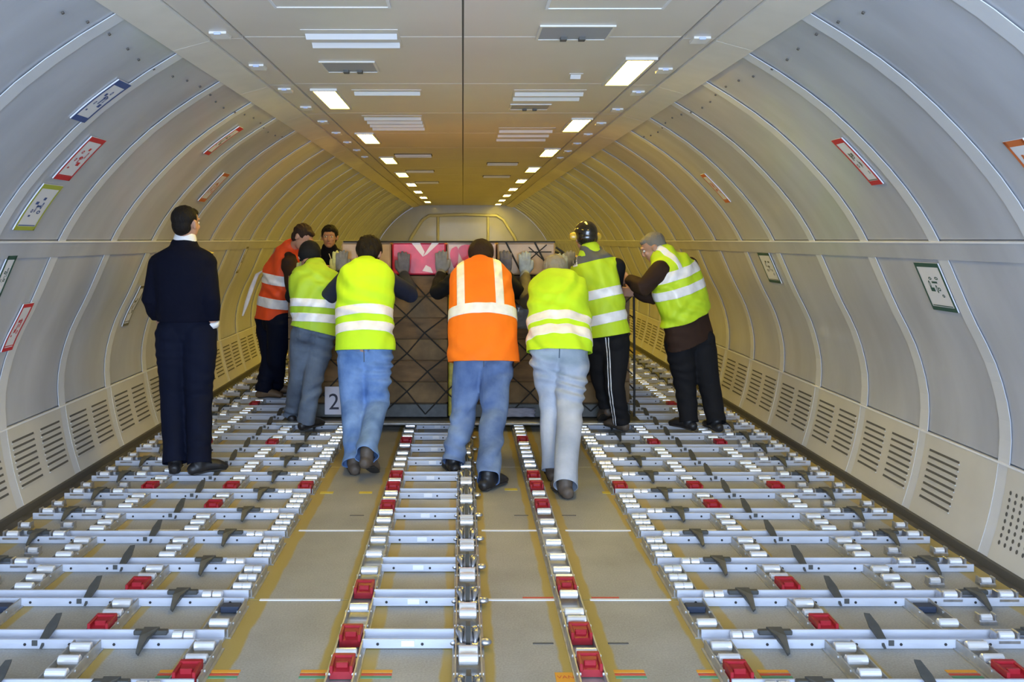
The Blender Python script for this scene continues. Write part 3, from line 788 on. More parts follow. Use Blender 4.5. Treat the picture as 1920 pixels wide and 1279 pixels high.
def clip_local(me, cuts, thick=.004):
    """cut each cuff: (point, direction, radius) removes what lies beyond the point within the radius"""
    bm = bmesh.new(); bm.from_mesh(me)
    for co, no, rad in cuts:
        g = [f for f in bm.faces if (f.calc_center_median()-co).length < rad]
        ge = set(); gv = set()
        for f in g: ge.update(f.edges); gv.update(f.verts)
        bmesh.ops.bisect_plane(bm, geom=list(gv)+list(ge)+g, plane_co=co, plane_no=no)
        bmesh.ops.delete(bm, geom=[f for f in bm.faces if (f.calc_center_median()-co).length < rad and (f.calc_center_median()-co).dot(no) > .0], context='FACES')
    bmesh.ops.solidify(bm, geom=bm.faces[:], thickness=thick); bm.to_mesh(me); bm.free()
    me.polygons.foreach_set('use_smooth', [True]*len(me.polygons)); return me
def garment(name, bm, voxel, m, parent, f=None, smooth=3, label=None, cut=None, cuffs=None):
    me = remesh(bm, voxel, smooth, f)
    if cut: clip(me, cut)
    if cuffs: clip_local(me, cuffs)
    me.materials.clear(); me.materials.append(m); me.name = name
    return link(name, me, parent, None, label)
def patch(name, src, planes, off, m, parent, back=None, thick=.0035, label=None):
    """a strip of cloth sewn on: the part of the garment's surface between the planes, lifted off it"""
    bm = bmesh.new(); bm.from_mesh(src.data)
    for co, no in planes:
        bmesh.ops.bisect_plane(bm, geom=bm.verts[:]+bm.edges[:]+bm.faces[:], plane_co=co, plane_no=no, clear_outer=True)
    if back is not None:
        bm.normal_update(); bmesh.ops.delete(bm, geom=[f for f in bm.faces if f.normal.dot(back) < .1], context='FACES')
    if not bm.faces: bm.free(); return None
    bm.normal_update(); ns = [(v, v.normal.copy()) for v in bm.verts]
    for v, n in ns: v.co += n*off
    bmesh.ops.solidify(bm, geom=bm.faces[:], thickness=thick)
    me = bpy.data.meshes.new(name); bm.to_mesh(me); bm.free(); me.materials.append(m)
    me.polygons.foreach_set('use_smooth', [True]*len(me.polygons))
    return link(name, me, parent, None, label)
def hand(bm, w, f, n, s, g=0.0, curl=.25, sc_=1.0):
    f = Vector(f).normalized(); n = Vector(n); n = (n-f*n.dot(f)).normalized(); s = Vector(s); s = (s-f*s.dot(f)-n*s.dot(n)).normalized()
    w = Vector(w); k = sc_
    tube(bm, [w, w+f*.03*k, w+f*.07*k, w+f*.092*k], [(.028*k+g, .019*k+g), (.037*k+g, .017*k+g), (.041*k+g, .015*k+g), (.038*k+g, .012*k+g)], hint=s, seg=16)
    for i, (o, ln) in enumerate(((.030, .070), (.010, .079), (-.010, .073), (-.029, .058))):
        spread = o*1.6; d = (f+s*spread*2.2).normalized(); p = w+f*.082*k+s*o*k; pts = [p-f*.02*k, p]; a = 0
        for q, fr in enumerate((.45, .30, .25)):
            a += curl*(.6 if q == 0 else 1.0); dd = d*math.cos(a)+n*math.sin(a); p = p+dd*ln*fr*k; pts.append(p)
        tube(bm, pts, [.0095*k+g, .0095*k+g, .0088*k+g, .008*k+g, .007*k+g], seg=10)
    p = w+f*.022*k+s*.028*k; d = (f*.75+s*.72+n*.15).normalized()
    pts = [p-d*.01, p+d*.030*k, p+(f*.9+s*.42+n*.2).normalized()*.055*k+d*.005, p+(f*.95+s*.35+n*.25).normalized()*.078*k]
    tube(bm, pts, [.013*k+g, .012*k+g, .010*k+g, .008*k+g], seg=10)
def head_axes(f, up):
    f = Vector(f).normalized(); up = Vector(up); up = (up-f*up.dot(f)).normalized(); r = f.cross(up); return r, f, up
def head(bm, c, f, up, k=1.0):
    r, f, u = head_axes(f, up); A = (r, f, u); c = Vector(c)
    L_ = lambda x, y, z: c+(r*x+f*y+u*z)*k
    ell(bm, L_(0, -.008, .025), (.076*k, .096*k, .092*k), A, 4)
    ell(bm, L_(0, .022, -.035), (.062*k, .070*k, .075*k), A, 3)
    ell(bm, L_(0, .055, -.082), (.034*k, .032*k, .028*k), A, 3)
    tube(bm, [L_(0, .088, .018), L_(0, .105, -.018), L_(0, .100, -.030)], [(.008*k, .010*k), (.012*k, .012*k), (.015*k, .010*k)], seg=8, hint=r)
    ell(bm, L_(0, .088, .035), (.050*k, .014*k, .012*k), A, 2)
    ell(bm, L_(0, .084, -.058), (.024*k, .012*k, .010*k), A, 2)
    for s in (-1, 1):
        ell(bm, L_(s*.035, .070, -.018), (.022*k, .020*k, .022*k), A, 2)
        ell(bm, L_(s*.080, -.006, -.008), (.010*k, .020*k, .032*k), A, 2); ell(bm, L_(s*.085, -.016, .006), (.009*k, .014*k, .020*k), A, 2)
def eyes(c, f, up, parent, k=1.0):
    r, f, u = head_axes(f, up); A = (r, f, u); c = Vector(c)
    for s in (-1, 1):
        bm = bmesh.new(); ell(bm, c+(r*s*.031+f*.080+u*.010)*k, (.014*k, .012*k, .009*k), A, 2); e = obj('eye', bm, M_eyew, parent, smooth=True)
        bm = bmesh.new(); ell(bm, c+(r*s*.031+f*.0895+u*.010)*k, (.006*k, .004*k, .006*k), A, 2)
        me = mesh_of(bm, 'iris', M_iris, True); o = bpy.data.objects.new('iris', me); C.objects.link(o); o.parent = e; o.location = (0, 0, 0)
UPZ = Vector((0, 0, 1))
def person(label, J, cfg):
    root_loc = Vector(((J['aL'].x+J['aR'].x)/2, (J['aL'].y+J['aR'].y)/2, cfg.get('fz', 0.0)))
    root = empty('person', root_loc, label, 'person')
    hip, neck = J['hip'], J['neck']; shL, shR = J['shL'], J['shR']; hL, hR = J['hL'], J['hR']
    up = (neck-hip).normalized(); lat_s = (shR-shL).normalized(); lat_h = (hR-hL).normalized(); lat = ((shR-shL)+(hR-hL)).normalized()
    Fw = up.cross(lat).normalized(); lat = Fw.cross(up).normalized()
    hw = (shR-shL).length/2; hh = cfg.get('hipw', .165); bk = cfg.get('bk', .04); seed = cfg.get('seed', 1)
    TL = (neck-hip).length
    def spine(t): return hip.lerp(neck, t)-Fw*bk*math.sin(math.pi*min(max(t, 0), 1))
    def t_of(py, d=.15):
        if isinstance(py, tuple): return py[0]
        lo, hi = -.7, 1.3
        for _ in range(40):
            t = (lo+hi)/2; p = spine(t)-Fw*d; row = HY+(CAMZ-p.z)*F_PX/p.y
            if row > py: lo = t
            else: hi = t
        return t
    def torso(bm, e, prof, dp=1.0):
        pts = [spine(t)+up*0 for t, _, _ in prof]; tube(bm, pts, [(a+e, (b+e)*dp) for _, a, b in prof], hint=lat, seg=24)
    cw = cfg.get('chest', hw*.98)
    prof0 = [(-.06, hh*.75, .08), (.06, hh*.82, .085), (.3, hh*.85, .10), (.55, cw*.93, .115), (.78, cw, .115), (.90, cw*.9, .095), (.985, cw*.5, .07)]
    # body: one continuous figure
    bm = bmesh.new(); torso(bm, 0, prof0); hc, hf, hu = J['head'], cfg['hf'], cfg.get('hup', (0, 0, 1))
    tube(bm, [shL, shL.lerp(spine(.93), .5), spine(.93), shR.lerp(spine(.93), .5), shR], [.052, .058, .06, .058, .052], seg=14)
    r_, f_, u_ = head_axes(hf, hu); k = cfg.get('hk', 1.0)
    tube(bm, [spine(.93), neck, hc-u_*.05*k-f_*.015*k], [.06, .054, .052], seg=14)
    head(bm, hc, hf, hu, k)
    gl = cfg.get('gloves')
    for S in 'LR':
        sh, el, wr = J['sh'+S], J['el'+S], J['wr'+S]
        tube(bm, [sh, sh.lerp(el, .5), el], [.048, .044, .038], seg=12); tube(bm, [el, el.lerp(wr, .35), wr], [.038, .038, .025], seg=12)
        fd, nd, sd = cfg['hand'+S]
        hand(bm, wr, fd, nd, sd, 0, cfg.get('curl', .22), 1.16 if gl else 1.05)
        h, kn, an, to_ = J['h'+S], J['k'+S], J['a'+S], J['t'+S]
        tube(bm, [h, h.lerp(kn, .5), kn], [.085, .072, .055], seg=14); tube(bm, [kn, kn.lerp(an, .35), an], [.055, .055, .036], seg=14)
        heel = an+(an-to_).normalized()*.03; heel.z = an.z-.05
        tube(bm, [heel, an-V(0, 0, .04), an.lerp(to_, .55), to_], [.030, .034, (.036, .028), (.03, .018)], seg=12)
    body = garment('body', bm, cfg.get('bv', .0085), M_skin, root, smooth=2)
    me = body.data; me.materials.append(M_lip); mouth = hc+(f_*.092-u_*.058)*k
    n = len(me.polygons); ctr = np.empty(n*3, np.float32); me.polygons.foreach_get('center', ctr); ctr = ctr.reshape(-1, 3)
    d = ctr-np.array(mouth); rr = (d@np.array(r_))/.022; uu = (d@np.array(u_))/.008; ff = (d@np.array(f_))/.03
    me.polygons.foreach_set('material_index', ((rr**2+uu**2+ff**2) < 1).astype(np.int32))
    eyes(hc, hf, hu, root, k)
    # trousers
    tm = cfg['trousers']; fit = cfg.get('fit', 1.0); bm = bmesh.new()
    tube(bm, [hip+up*.10-Fw*.01, hip+up*.03-Fw*.01, (hL+hR)/2-V(0, 0, .03)], [(hh*.93, .112), (hh*1.02, .125), (hh*.95, .11)], hint=lat_h, seg=24)
    for S in 'LR':
        h, kn, an = J['h'+S], J['k'+S], J['a'+S]
        ell(bm, h-Fw*.035-up*.005, (.088, .098, .10), (lat, Fw, up), 3)
        cu_ = an+(kn-an).normalized()*-.055
        tube(bm, [h, h.lerp(kn, .33), h.lerp(kn, .7), kn, kn.lerp(an, .35), kn.lerp(an, .8), cu_],
             [.100*fit, .096*fit, .082*fit, .073*fit, .070*fit, .063*fit, .066*fit], seg=18)
    jf = folds(cfg.get('jamp', .008), seed, 75, 18)
    cuffs = []
    for S in 'LR':
        dv = (J['a'+S]-J['k'+S]).normalized(); cuffs.append((J['a'+S]+dv*.022, dv, .13))
    tr = garment('trousers', bm, .010, tm, root, jf, cuffs=cuffs)
    if cfg.get('pockets'):
        for s in (-1, 1):
            c = hip+lat*s*.075-up*.045
            patch('pocket', tr, [(c+lat*.048, lat), (c-lat*.048, -lat), (c+up*.045, up), (c-up*.055, -up)], .002, cfg.get('pockm', tm), tr, back=-Fw, thick=.006)
        patch('seam', tr, [(hip+lat*.004, lat), (hip-lat*.004, -lat), (hip-up*.16, -up)], .001, cfg.get('seamm', M_jeang), tr, back=-Fw, thick=.002)
        patch('belt', tr, [(hip+up*.085, up), (hip+up*.052, -up)], .003, cfg.get('beltm', tm), tr, thick=.006)
    if cfg.get('track'):
        for dx in (.0, .022):
            kk = J['hR']; ax = (J['aR']-J['hR']).normalized(); c = kk-lat*(.055-dx); nn = ax.cross(Fw).normalized()
            patch('white_stripe', tr, [(c+nn*.004, nn), (c-nn*.004, -nn), (hip, up)], .001, M_refl, tr, back=-Fw, thick=.002)
    # jacket / jumper with sleeves
    hem = t_of(cfg['jhem']) if 'jhem' in cfg else -.02
    jf_ = cfg.get('jflare', 1.0); bm = bmesh.new(); jm = cfg['jacket']; je = cfg.get('je', .016)
    jprof = [(hem-.14, hh*1.04*jf_, .120), (hem, hh*1.04*jf_, .122), (max(.1, hem+.1), hh*1.02*jf_**.5, .120), (.35, max(hh, cw)*.96, .12), (.6, cw*.98, .122), (.8, cw*1.02, .118), (.91, cw*.9, .10), (1.0, cw*.42, .07)]
    torso(bm, je, jprof)
    tube(bm, [shL, shL.lerp(spine(.92), .5), spine(.95), shR.lerp(spine(.92), .5), shR], [.068, .072, .07, .072, .068], seg=14)
    sr = cfg.get('sleeve', 1.0)
    for S in 'LR':
        sh, el, wr = J['sh'+S], J['el'+S], J['wr'+S]
        tube(bm, [sh, sh.lerp(el, .5), el, el.lerp(wr, .35), el.lerp(wr, .90)], [.074*sr, .066*sr, .062*sr, .058*sr, .042*sr], seg=16)
    jk = garment('jumper' if cfg.get('jumper') else 'jacket', bm, .010, jm, root, folds(cfg.get('jkamp', .0035), seed+9, 60, 22), cut=[(spine(hem)-Fw*.15, (-up*.25-UPZ*.75-lat*cfg.get('htilt', 0)).normalized())])
    # collar
    if cfg.get('collar'):
        cm, rr0, hh0 = cfg['collar']; bm = bmesh.new(); d = (hc-neck).normalized()
        tube(bm, [neck-d*.015, neck+d*hh0], [(rr0*1.12, rr0*1.02), (rr0, rr0*.92)], seg=20, hint=lat, cap=True)
        garment('collar', bm, .006, cm, root, smooth=2)
    # vest
    if cfg.get('vest'):
        vm = cfg['vest']; vh = t_of(cfg['vhem']); bm = bmesh.new(); ve = cfg.get('ve', .034); fl = cfg.get('flare', 1.0)
        vprof = [(vh-.14, hh*1.07*fl, .128), (vh, hh*1.06*fl, .126), (max(.12, vh+.08), hh*1.03*fl, .124), (.38, max(hh, cw)*.98*(1+(fl-1)*.5), .124), (.62, cw*1.0, .124), (.82, cw*.99, .116), (.93, cw*.80, .095), (1.01, cw*.36, .07)]
        torso(bm, ve, vprof)
        q_ = cfg.get('shin', .06); k_ = cfg.get('shr', 1.0)
        tube(bm, [shL.lerp(shR, q_)+up*.012, shL.lerp(spine(.95), .5), spine(.97), shR.lerp(spine(.95), .5), shR.lerp(shL, q_)+up*.012], [.080*k_, .088*k_, .082, .088*k_, .080*k_], seg=16)
        if cfg.get('hood'):
            d = (hc-neck).normalized(); tube(bm, [spine(.93), neck+d*.02-Fw*.015, neck+d*cfg['hood']-Fw*.01], [.11, .095, .078], seg=18)
        vs = garment('vest', bm, .010, vm, root, folds(cfg.get('vamp', .007), seed+20, 38, 30), cut=[(spine(vh)-Fw*.15, (-up*.25-UPZ*.75-lat*cfg.get('htilt', cfg.get('tilt', 0))).normalized())])
        tl = cfg.get('tilt', 0.0); ba = (up*.55+UPZ*.45+lat*tl).normalized()
        for (t0, t1) in cfg['bands']:
            c0 = spine(t_of(t1))-Fw*.15; c1 = spine(t_of(t0))-Fw*.15
            patch('reflective_band', vs, [(c1, ba), (c0, -ba)], .0025, M_refl, vs, label='silver reflective band around the vest')
        for (x0, x1, t0) in cfg.get('vbands', ()):
            c0 = hip+lat*x0; c1 = hip+lat*x1
            patch('reflective_band', vs, [(c1, lat), (c0, -lat), (spine(t_of(t0))-Fw*.15, -ba)], .0020, M_refl, vs, label='silver reflective band over the shoulder')
        if cfg.get('yoke'):
            patch('yoke', vs, [(spine(t_of(cfg['yoke']))-Fw*.15, -ba)], .002, M_yoke, vs, label='dark grey yoke across the shoulders')
    # footwear, gloves
    for S in 'LR':
        an, to_ = J['a'+S], J['t'+S]; dirv = (to_-an); dz = Vector((dirv.x, dirv.y, 0)).normalized(); fwd = dirv.normalized()
        bm = bmesh.new(); heel = an-dz*.045; heel.z = an.z-.048+(an.z-.085-cfg.get('fz', 0))*0
        lateral = fwd.cross(V(0, 0, 1)).normalized()
        tube(bm, [heel, an.lerp(to_, .30)-V(0, 0, .014), an.lerp(to_, .72), to_], [(.038, .040), (.044, .044), (.050, .034), (.040, .024)], hint=lateral, seg=16)
        tube(bm, [an+V(0, 0, .02), an-V(0, 0, .045)], [.046, .044], seg=14)
        so = garment('shoe', bm, .008, cfg['shoe'], root, smooth=2)
        bm = bmesh.new(); d2 = V(0, 0, .026); 
        tube(bm, [heel-d2, an.lerp(to_, .3)-V(0, 0, .05), an.lerp(to_, .72)-V(0, 0, .028), to_-V(0, 0, .016)], [(.037, .011), (.041, .011), (.049, .011), (.038, .010)], hint=lateral, seg=14)
        me = remesh(bm, .007, 1); me.materials.append(M_sole); o = bpy.data.objects.new('sole', me); C.objects.link(o); o.parent = so; o.location = (0, 0, 0)
        if gl:
            bm = bmesh.new(); fd, nd, sd = cfg['hand'+S]; wr = J['wr'+S]; el = J['el'+S]
            hand(bm, wr, fd, nd, sd, .0028, cfg.get('curl', .22), 1.18); tube(bm, [wr+(el-wr).normalized()*.045, wr], [.045, .038], seg=14)
            garment('glove', bm, .0055, gl if not isinstance(gl, dict) else gl[S], root, smooth=1)
    # hair or hat
    r, f, u = r_, f_, u_; A = (r, f, u); Lh = lambda x, y, z: hc+(r*x+f*y+u*z)*k
    hk_ = cfg.get('hairk', 1.0); kind = cfg.get('top', 'hair'); bm = bmesh.new()
    if kind == 'hair':
        ell(bm, Lh(0, -.022, .040), (.083*k*hk_, .092*k*hk_, .088*k*hk_), A, 4); ell(bm, Lh(0, -.045, -.010), (.070*k*hk_, .062*k*hk_, .075*k), A, 3)
        ell(bm, Lh(0, .035, .078), (.060*k, .052*k, .034*k), A, 3)
        amp = cfg.get('hamp', .0025)
        def hn(c):
            return amp*(np.sin(90*c[:, 0]+40*c[:, 2])*np.sin(70*c[:, 1]+50*c[:, 2])+.6*np.sin(160*c[:, 0]+120*c[:, 1]))
        garment('hair', bm, .007, cfg['hair'], root, hn, 2)
    elif kind == 'beanie':
        ell(bm, Lh(0, -.012, .042), (.090*k, .106*k, .092*k), A, 4); ell(bm, Lh(0, -.030, .0), (.086*k, .088*k, .07*k), A, 3)
        tube(bm, [Lh(0, -.012, -.012), Lh(0, -.012, .03)], [(.092*k, .108*k), (.093*k, .110*k)], hint=r, seg=24, cap=False)
        garment('beanie', bm, .007, cfg['hair'], root, None, 2)
    elif kind == 'helmet':
        ell(bm, Lh(0, -.012, .040), (.092*k, .112*k, .098*k), A, 4); ell(bm, Lh(0, -.030, -.004), (.088*k, .090*k, .075*k), A, 3)
        hm = garment('hard_cap', bm, .007, cfg['hair'], root, None, 2, label='shiny black protective cap')
        bm = bmesh.new(); tube(bm, [Lh(-.098, 0, .01), Lh(-.118, 0, .01)], [(.030*k, .038*k), (.024*k, .032*k)], hint=f, seg=16)
        garment('ear_muff', bm, .005, M_gold, root, smooth=1, label='yellow ear muff on the left side of the cap')
        bm = bmesh.new(); tube(bm, [Lh(.100, 0, .01), Lh(.116, 0, .01)], [(.030*k, .038*k), (.024*k, .032*k)], hint=f, seg=16)
        garment('ear_muff', bm, .005, M_gold, root, smooth=1)
    return root, jk, (hip, up, lat, Fw, TL)

def foot(px, Y, fz=0.0, toe=(0, 1), lift=0.0, ln=.17):
    X = (px-CX)*Y/F_PX; t = Vector((toe[0], toe[1], 0)).normalized(); a = Vector((X, Y, fz+.085+lift))
    return a, Vector((X+t.x*ln, Y+t.y*ln, fz+.030))
def joints(**k):
    J = {}
    for n, v in k.items():
        if n in ('aL', 'aR'): J[n], J['t'+n[1]] = v
        else: J[n] = P(*v)
    return J
UP = V(0, 0, 1); PUSHL = ((0, .1, 1), (0, 1, 0), (1, 0, 0)); PUSHR = ((0, .1, 1), (0, 1, 0), (-1, 0, 0))

# 1 standing man in navy
J = joints(head=(349, 420, 5.92), neck=(346, 463, 5.93), shL=(301, 494, 5.92), shR=(385, 494, 5.92), hip=(348, 604, 5.92),
           hL=(326, 622, 5.92), hR=(373, 622, 5.92), kL=(326, 742, 5.90), kR=(373, 744, 5.88), elL=(285, 562, 5.88), wrL=(305, 612, 6.06),
           elR=(394, 562, 5.86), wrR=(399, 612, 5.92), aL=foot(328, 5.74, .042, (-.25, 1)), aR=foot(374, 5.70, .042, (.8, .6)))
r1, jk, fr = person('man in a navy jumper and dark trousers standing with his hands in his pockets', J, dict(
    hf=(.38, .92, -.02), top='hair', hair=M_hair, hairk=.985, hamp=.0012, trousers=M_navyt, jacket=M_navyc, jumper=True, shoe=M_shoek, fit=1.22, hipw=.160, chest=.185,
    handL=((.2, .5, -1), (.5, 0, 0), (0, 1, 0)), handR=((-.15, .25, -1), (-1, 0, 0), (0, 1, 0)), curl=.35, seed=3, jamp=.0025, sleeve=1.08, bv=.007, fz=.045,
    collar=(M_white, .076, .060), jhem=605, bk=.03, je=.022, jkamp=.0025))
bm = bmesh.new(); c = P(386, 476, 5.93)
tube(bm, [c+V(-.05, 0, .042), c+V(.045, 0, .005)], [(.006, .026), (.006, .026)], hint=(.4, 0, 1), seg=10); obj('epaulette', bm, M_gold, r1, smooth=True, label='gold striped shoulder board')
bm = bmesh.new(); e = J['wrR']; d = (J['elR']-J['wrR']).normalized(); tube(bm, [e+d*.035, e+d*.0], [.045, .043], seg=16, cap=False); obj('shirt_cuff', bm, M_white, r1, smooth=True, label='white shirt cuff')

# 2 red-orange vest leaning beside the load
J = joints(head=(567, 446, 8.18), neck=(548, 468, 8.28), shL=(520, 488, 8.40), shR=(543, 494, 8.08), hip=(514, 590, 8.36), hL=(503, 600, 8.48), hR=(524, 600, 8.28),
           kL=(507, 672, 8.46), kR=(519, 676, 8.38), elL=(560, 525, 8.45), wrL=(594, 503, 8.35), elR=(554, 560, 7.92), wrR=(580, 512, 7.84), aL=foot(494, 8.42, .045, (1, -.1)), aR=foot(518, 8.62, .045, (1, .1)))
r2, jk, fr = person('man in a red-orange vest leaning over at the left rear of the load, brown sleeves', J, dict(
    hf=(.75, -.35, -.55), hup=(.4, 0, 1), top='hair', hair=M_hairb, hairk=1.05, trousers=M_navyt, jacket=M_brown, shoe=M_shoet, hipw=.150, chest=.185, vest=M_redv,
    bands=((512, 530), (555, 573)), tilt=-.05, handL=((1, 0, .2), (0, 0, -1), (0, 1, 0)), handR=((1, .2, .2), (0, 0, -1), (0, 1, 0)), seed=5, vhem=598, ve=.034, shin=.14, shr=.82, fit=1.2, bv=.007, fz=.045, hood=.0, vamp=.008, sleeve=1.1))
bm = bmesh.new(); pts = [P(492, 508, 8.45), P(482, 515, 8.5), P(472, 540, 8.52), P(462, 570, 8.52), P(455, 592, 8.50)]  # bright lens-ghost streak beside the vest, modelled as a silvery strip
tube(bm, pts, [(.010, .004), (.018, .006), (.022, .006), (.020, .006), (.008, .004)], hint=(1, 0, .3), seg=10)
obj('glare_streak', bm, M_refl, r2, smooth=True, label='bright streak of lens glare beside the vest, shaped as a silvery strip')

# 3 dull lime vest, grey jeans, black beanie
J = joints(head=(580, 482, 7.16), neck=(592, 506, 7.06), shL=(562, 520, 6.98), shR=(612, 517, 7.05), hip=(589, 612, 6.95), hL=(571, 622, 6.95), hR=(605, 622, 6.98),
           kL=(562, 702, 7.05), kR=(588, 710, 6.97), elL=(548, 556, 7.18), wrL=(566, 530, 7.34), elR=(630, 540, 7.22), wrR=(634, 512, 7.34), aL=foot(548, 7.32, .045, (-.1, 1)), aR=foot(574, 7.03, .045, (.6, .8)))
r3, jk, fr = person('person in black beanie, dull lime vest and grey jeans at the load corner', J, dict(
    hf=(-.15, .75, -.6), hup=(0, .5, 1), top='beanie', hair=M_black, trousers=M_jeang, jacket=M_black, shoe=M_shoek, hipw=.142, chest=.175, vest=M_lime2,
    bands=((561, 576), (588, 604)), tilt=.06, htilt=.25, gloves=M_glovey, handL=PUSHL, handR=PUSHR, seed=8, collar=(M_black, .085, .05), pockets=True, beltm=M_belt, vhem=622, fit=1.1, fz=.045, bk=.07))
# 4 bright lime vest, blue jeans
J = joints(head=(692, 478, 6.84), neck=(688, 503, 6.72), shL=(653, 521, 6.66), shR=(718, 521, 6.66), hip=(684, 645, 6.28), hL=(661, 655, 6.28), hR=(707, 655, 6.28),
           kL=(661, 757, 6.17), kR=(706, 762, 6.17), elL=(616, 556, 6.86), wrL=(640, 512, 7.22), elR=(768, 552, 6.98), wrR=(757, 514, 7.26), aL=foot(664, 5.88, 0, (-.25, 1)), aR=foot(688, 5.70, 0, (.2, 1), .09))
r4, jk, fr = person('dark-haired man in bright lime vest and blue jeans left of the orange vest', J, dict(
    hf=(.05, .75, -.65), hup=(0, .6, 1), top='hair', hair=M_hair, hairk=1.14, hamp=.004, trousers=M_jean, jacket=M_blue, shoe=M_shoe, hipw=.168, chest=.182, vest=M_lime,
    bands=((570, 588), (602, 620)), hk=1.08, gloves={'L': M_glove, 'R': M_gloved}, handL=PUSHL, handR=PUSHR, seed=12, pockets=True, pockm=M_jeanm, vhem=655, fit=1.14, bk=.08, sleeve=1.12, jamp=.009))
# 5 orange vest
J = joints(head=(902, 485, 6.98), neck=(900, 503, 6.80), shL=(861, 524, 6.64), shR=(938, 524, 6.64), hip=(906, 660, 6.16), hL=(882, 672, 6.14), hR=(932, 672, 6.14),
           kL=(869, 775, 6.08), kR=(925, 780, 5.92), elL=(820, 548, 6.95), wrL=(827, 512, 7.25), elR=(970, 548, 6.95), wrR=(949, 512, 7.25), aL=foot(850, 5.90, 0, (-.3, 1)), aR=foot(915, 5.50, 0, (.62, .8)))
r5, jk, fr = person('person in a bright orange vest with shoulder bands and blue jeans, centre of the group', J, dict(
    hf=(0, .8, -.6), hup=(0, .6, 1), top='hair', hair=M_hairb, hairk=1.16, hamp=.001, trousers=M_jeanm, jacket=M_black, shoe=M_shoek, hipw=.185, chest=.200, vest=M_orange,
    bands=((568, 587),), hk=1.08, vbands=((-.180, -.125, 570), (.095, .155, 570)), gloves={'L': M_glove, 'R': M_gloved}, handL=PUSHL, handR=PUSHR, seed=15, pockets=True, pockm=M_jeanm, vhem=676, flare=1.10, fit=1.18, hood=.05, bk=.08, ve=.038, vamp=.0045))
bm = bmesh.new(); c = P(952, 690, 6.15); tube(bm, [c+V(0, -.02, .06), c+V(0, -.02, -.05)], [(.045, .02), (.035, .018)], seg=12); obj('belt_pouch', bm, M_brown, r5, smooth=True, label='dark pouch hanging under the vest hem')
# 6 lime vest, pale jeans
J = joints(head=(1040, 512, 6.74), neck=(1046, 530, 6.62), shL=(1013, 555, 6.50), shR=(1077, 555, 6.50), hip=(1048, 645, 5.98), hL=(1025, 656, 5.95), hR=(1073, 656, 5.95),
           kL=(1036, 768, 5.88), kR=(1068, 775, 5.72), elL=(989, 566, 6.86), wrL=(984, 514, 7.22), elR=(1086, 548, 6.9), wrR=(1054, 518, 7.22), aL=foot(1036, 5.72, 0, (0, 1)), aR=foot(1060, 5.34, 0, (-.25, 1)))
r6, jk, fr = person('person with ash-grey hair, lime vest and pale jeans right of the orange vest', J, dict(
    hf=(-.1, .75, -.7), hup=(0, .7, .8), top='hair', hair=M_hairgb, hairk=1.12, hamp=.003, trousers=M_jeanp, jacket=M_olive, shoe=M_shoe, hipw=.165, chest=.178, vest=M_lime,
    bands=((583, 600), (611, 628)), gloves=M_gloveb, handL=PUSHL, handR=PUSHR, seed=21, pockets=True, beltm=M_belt, vhem=654, fit=1.16, ve=.042, vamp=.008, bk=.07, jamp=.009, flare=1.05))
# 7 black cap with yellow ear muff
J = joints(head=(1098, 446, 7.12), neck=(1108, 476, 7.08), shL=(1092, 502, 7.12), shR=(1156, 500, 7.02), hip=(1139, 628, 7.0), hL=(1122, 640, 7.05), hR=(1156, 640, 6.98),
           kL=(1128, 712, 7.12), kR=(1152, 724, 6.95), elL=(1068, 540, 7.12), wrL=(1068, 512, 7.30), elR=(1150, 560, 7.22), wrR=(1130, 530, 7.32), aL=foot(1138, 7.12, .045, (-.1, 1), .10), aR=foot(1165, 7.0, .045, (-.5, .8)))
r7, jk, fr = person('worker in shiny black cap with yellow ear muff and black trousers with white side stripes', J, dict(
    hf=(-.25, .95, -.15), top='helmet', hair=M_shiny, trousers=M_black, jacket=M_black, shoe=M_shoe, hipw=.142, chest=.165, vest=M_limey,
    bands=((545, 562), (591, 609)), tilt=-.12, yoke=491, vbands=((-.135, -.09, 494),), gloves=M_glove, handL=PUSHL, handR=PUSHR, seed=25, shin=.12, shr=.86, jamp=.004, vhem=632, fit=1.1, track=True, fz=.045, bk=.03))
bm = bmesh.new(); c = J['neck']; tube(bm, [c-V(0, .02, .035), c+V(-.008, -.015, .040)], [(.125, .105), (.082, .076)], seg=18); obj('vest_collar', bm, M_limey, r7, smooth=True, label='lime collar standing above the grey yoke')
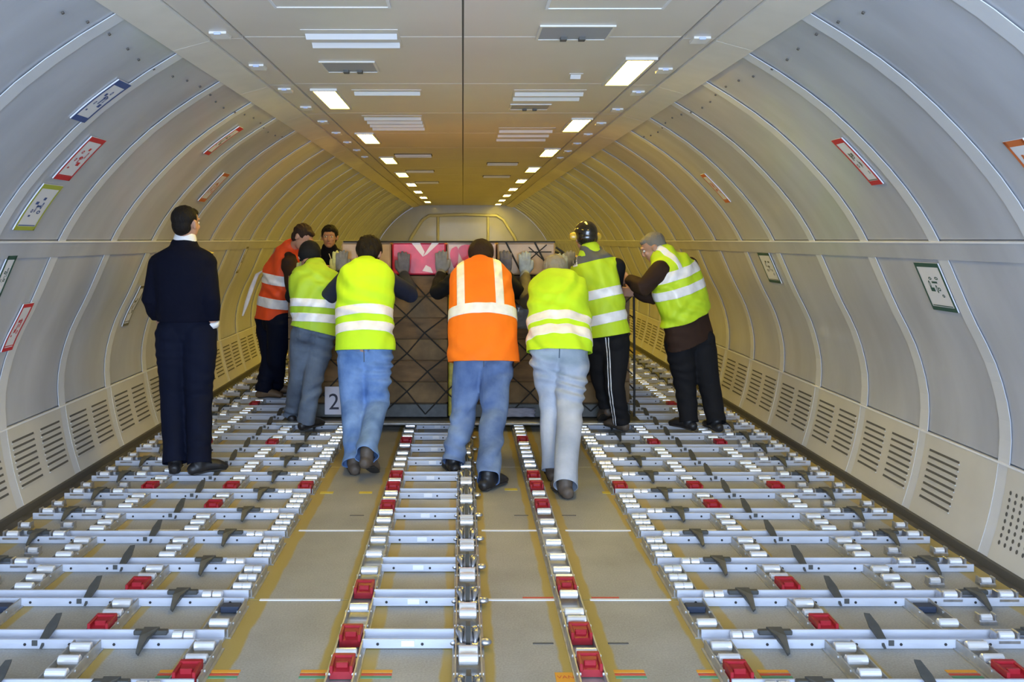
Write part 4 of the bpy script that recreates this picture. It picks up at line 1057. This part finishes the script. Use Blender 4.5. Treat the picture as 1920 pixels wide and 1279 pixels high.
# 8 grey haired man, brown jacket
J = joints(head=(1226, 464, 7.16), neck=(1246, 484, 7.12), shL=(1240, 507, 6.98), shR=(1292, 499, 7.22), hip=(1288, 618, 7.1), hL=(1272, 636, 7.08), hR=(1312, 636, 7.12),
           kL=(1285, 722, 7.1), kR=(1330, 724, 7.1), elL=(1205, 540, 6.92), wrL=(1180, 524, 7.16), elR=(1222, 556, 7.2), wrR=(1194, 548, 7.22), aL=foot(1291, 7.02, .045, (-.6, .8)), aR=foot(1343, 6.97, .045, (-.2, 1)))
r8, jk, fr = person('grey-haired man in a lime vest over a brown jacket, right of the load', J, dict(
    hf=(-.85, .25, -.45), hup=(-.35, 0, 1), top='hair', hair=M_hairg, hairk=.98, hamp=.001, trousers=M_black, jacket=M_brown, shoe=M_shoek, hipw=.180, chest=.195, vest=M_limey,
    bands=((500, 517), (531, 547)), tilt=-.14, ve=.046, vbands=((-.075, -.030, 503),), handL=((-.6, .8, .0), (0, 1, 0), (0, 0, 1)), handR=((-.8, .4, 0), (0, 1, 0), (0, 0, 1)), seed=30, shin=.10, shr=.9, vhem=594, jhem=640, htilt=-.30, jamp=.004, jflare=1.10, fit=1.2, bv=.007, fz=.045, bk=.06, sleeve=1.15, collar=(M_black, .068, .03), je=.026, vamp=.008))
# 9 person behind the load, facing the camera
J = joints(head=(618, 445, 9.8), neck=(618, 466, 9.82), shR=(597, 483, 9.82), shL=(639, 483, 9.82), hip=(618, 560, 9.82), hR=(604, 566, 9.82), hL=(632, 566, 9.82),
           kR=(604, 636, 9.80), kL=(632, 636, 9.80), elR=(590, 528, 9.86), wrR=(598, 570, 9.78), elL=(646, 528, 9.86), wrL=(640, 570, 9.78), aR=foot(604, 9.85, .045, (0, -1)), aL=foot(632, 9.85, .045, (0, -1)))
r9, jk, fr = person('person with black hair and white collar facing the camera behind the load', J, dict(
    hf=(.05, -1, -.05), top='hair', hair=M_hair, hairk=1.08, hk=1.06, trousers=M_black, jacket=M_navyc, shoe=M_shoek, hipw=.150, chest=.17,
    handL=((0, -.2, -1), (0, -1, 0), (0, -1, 0)), handR=((0, -.2, -1), (0, -1, 0), (0, -1, 0)), seed=33, bv=.007, fz=.045, collar=(M_white, .062, .02)))
bm = bmesh.new(); tube(bm, [P(617, 476, 9.66), P(623, 492, 9.64), P(619, 508, 9.64)], [.004]*3, seg=6); obj('lanyard', bm, M_white, r9, smooth=True)
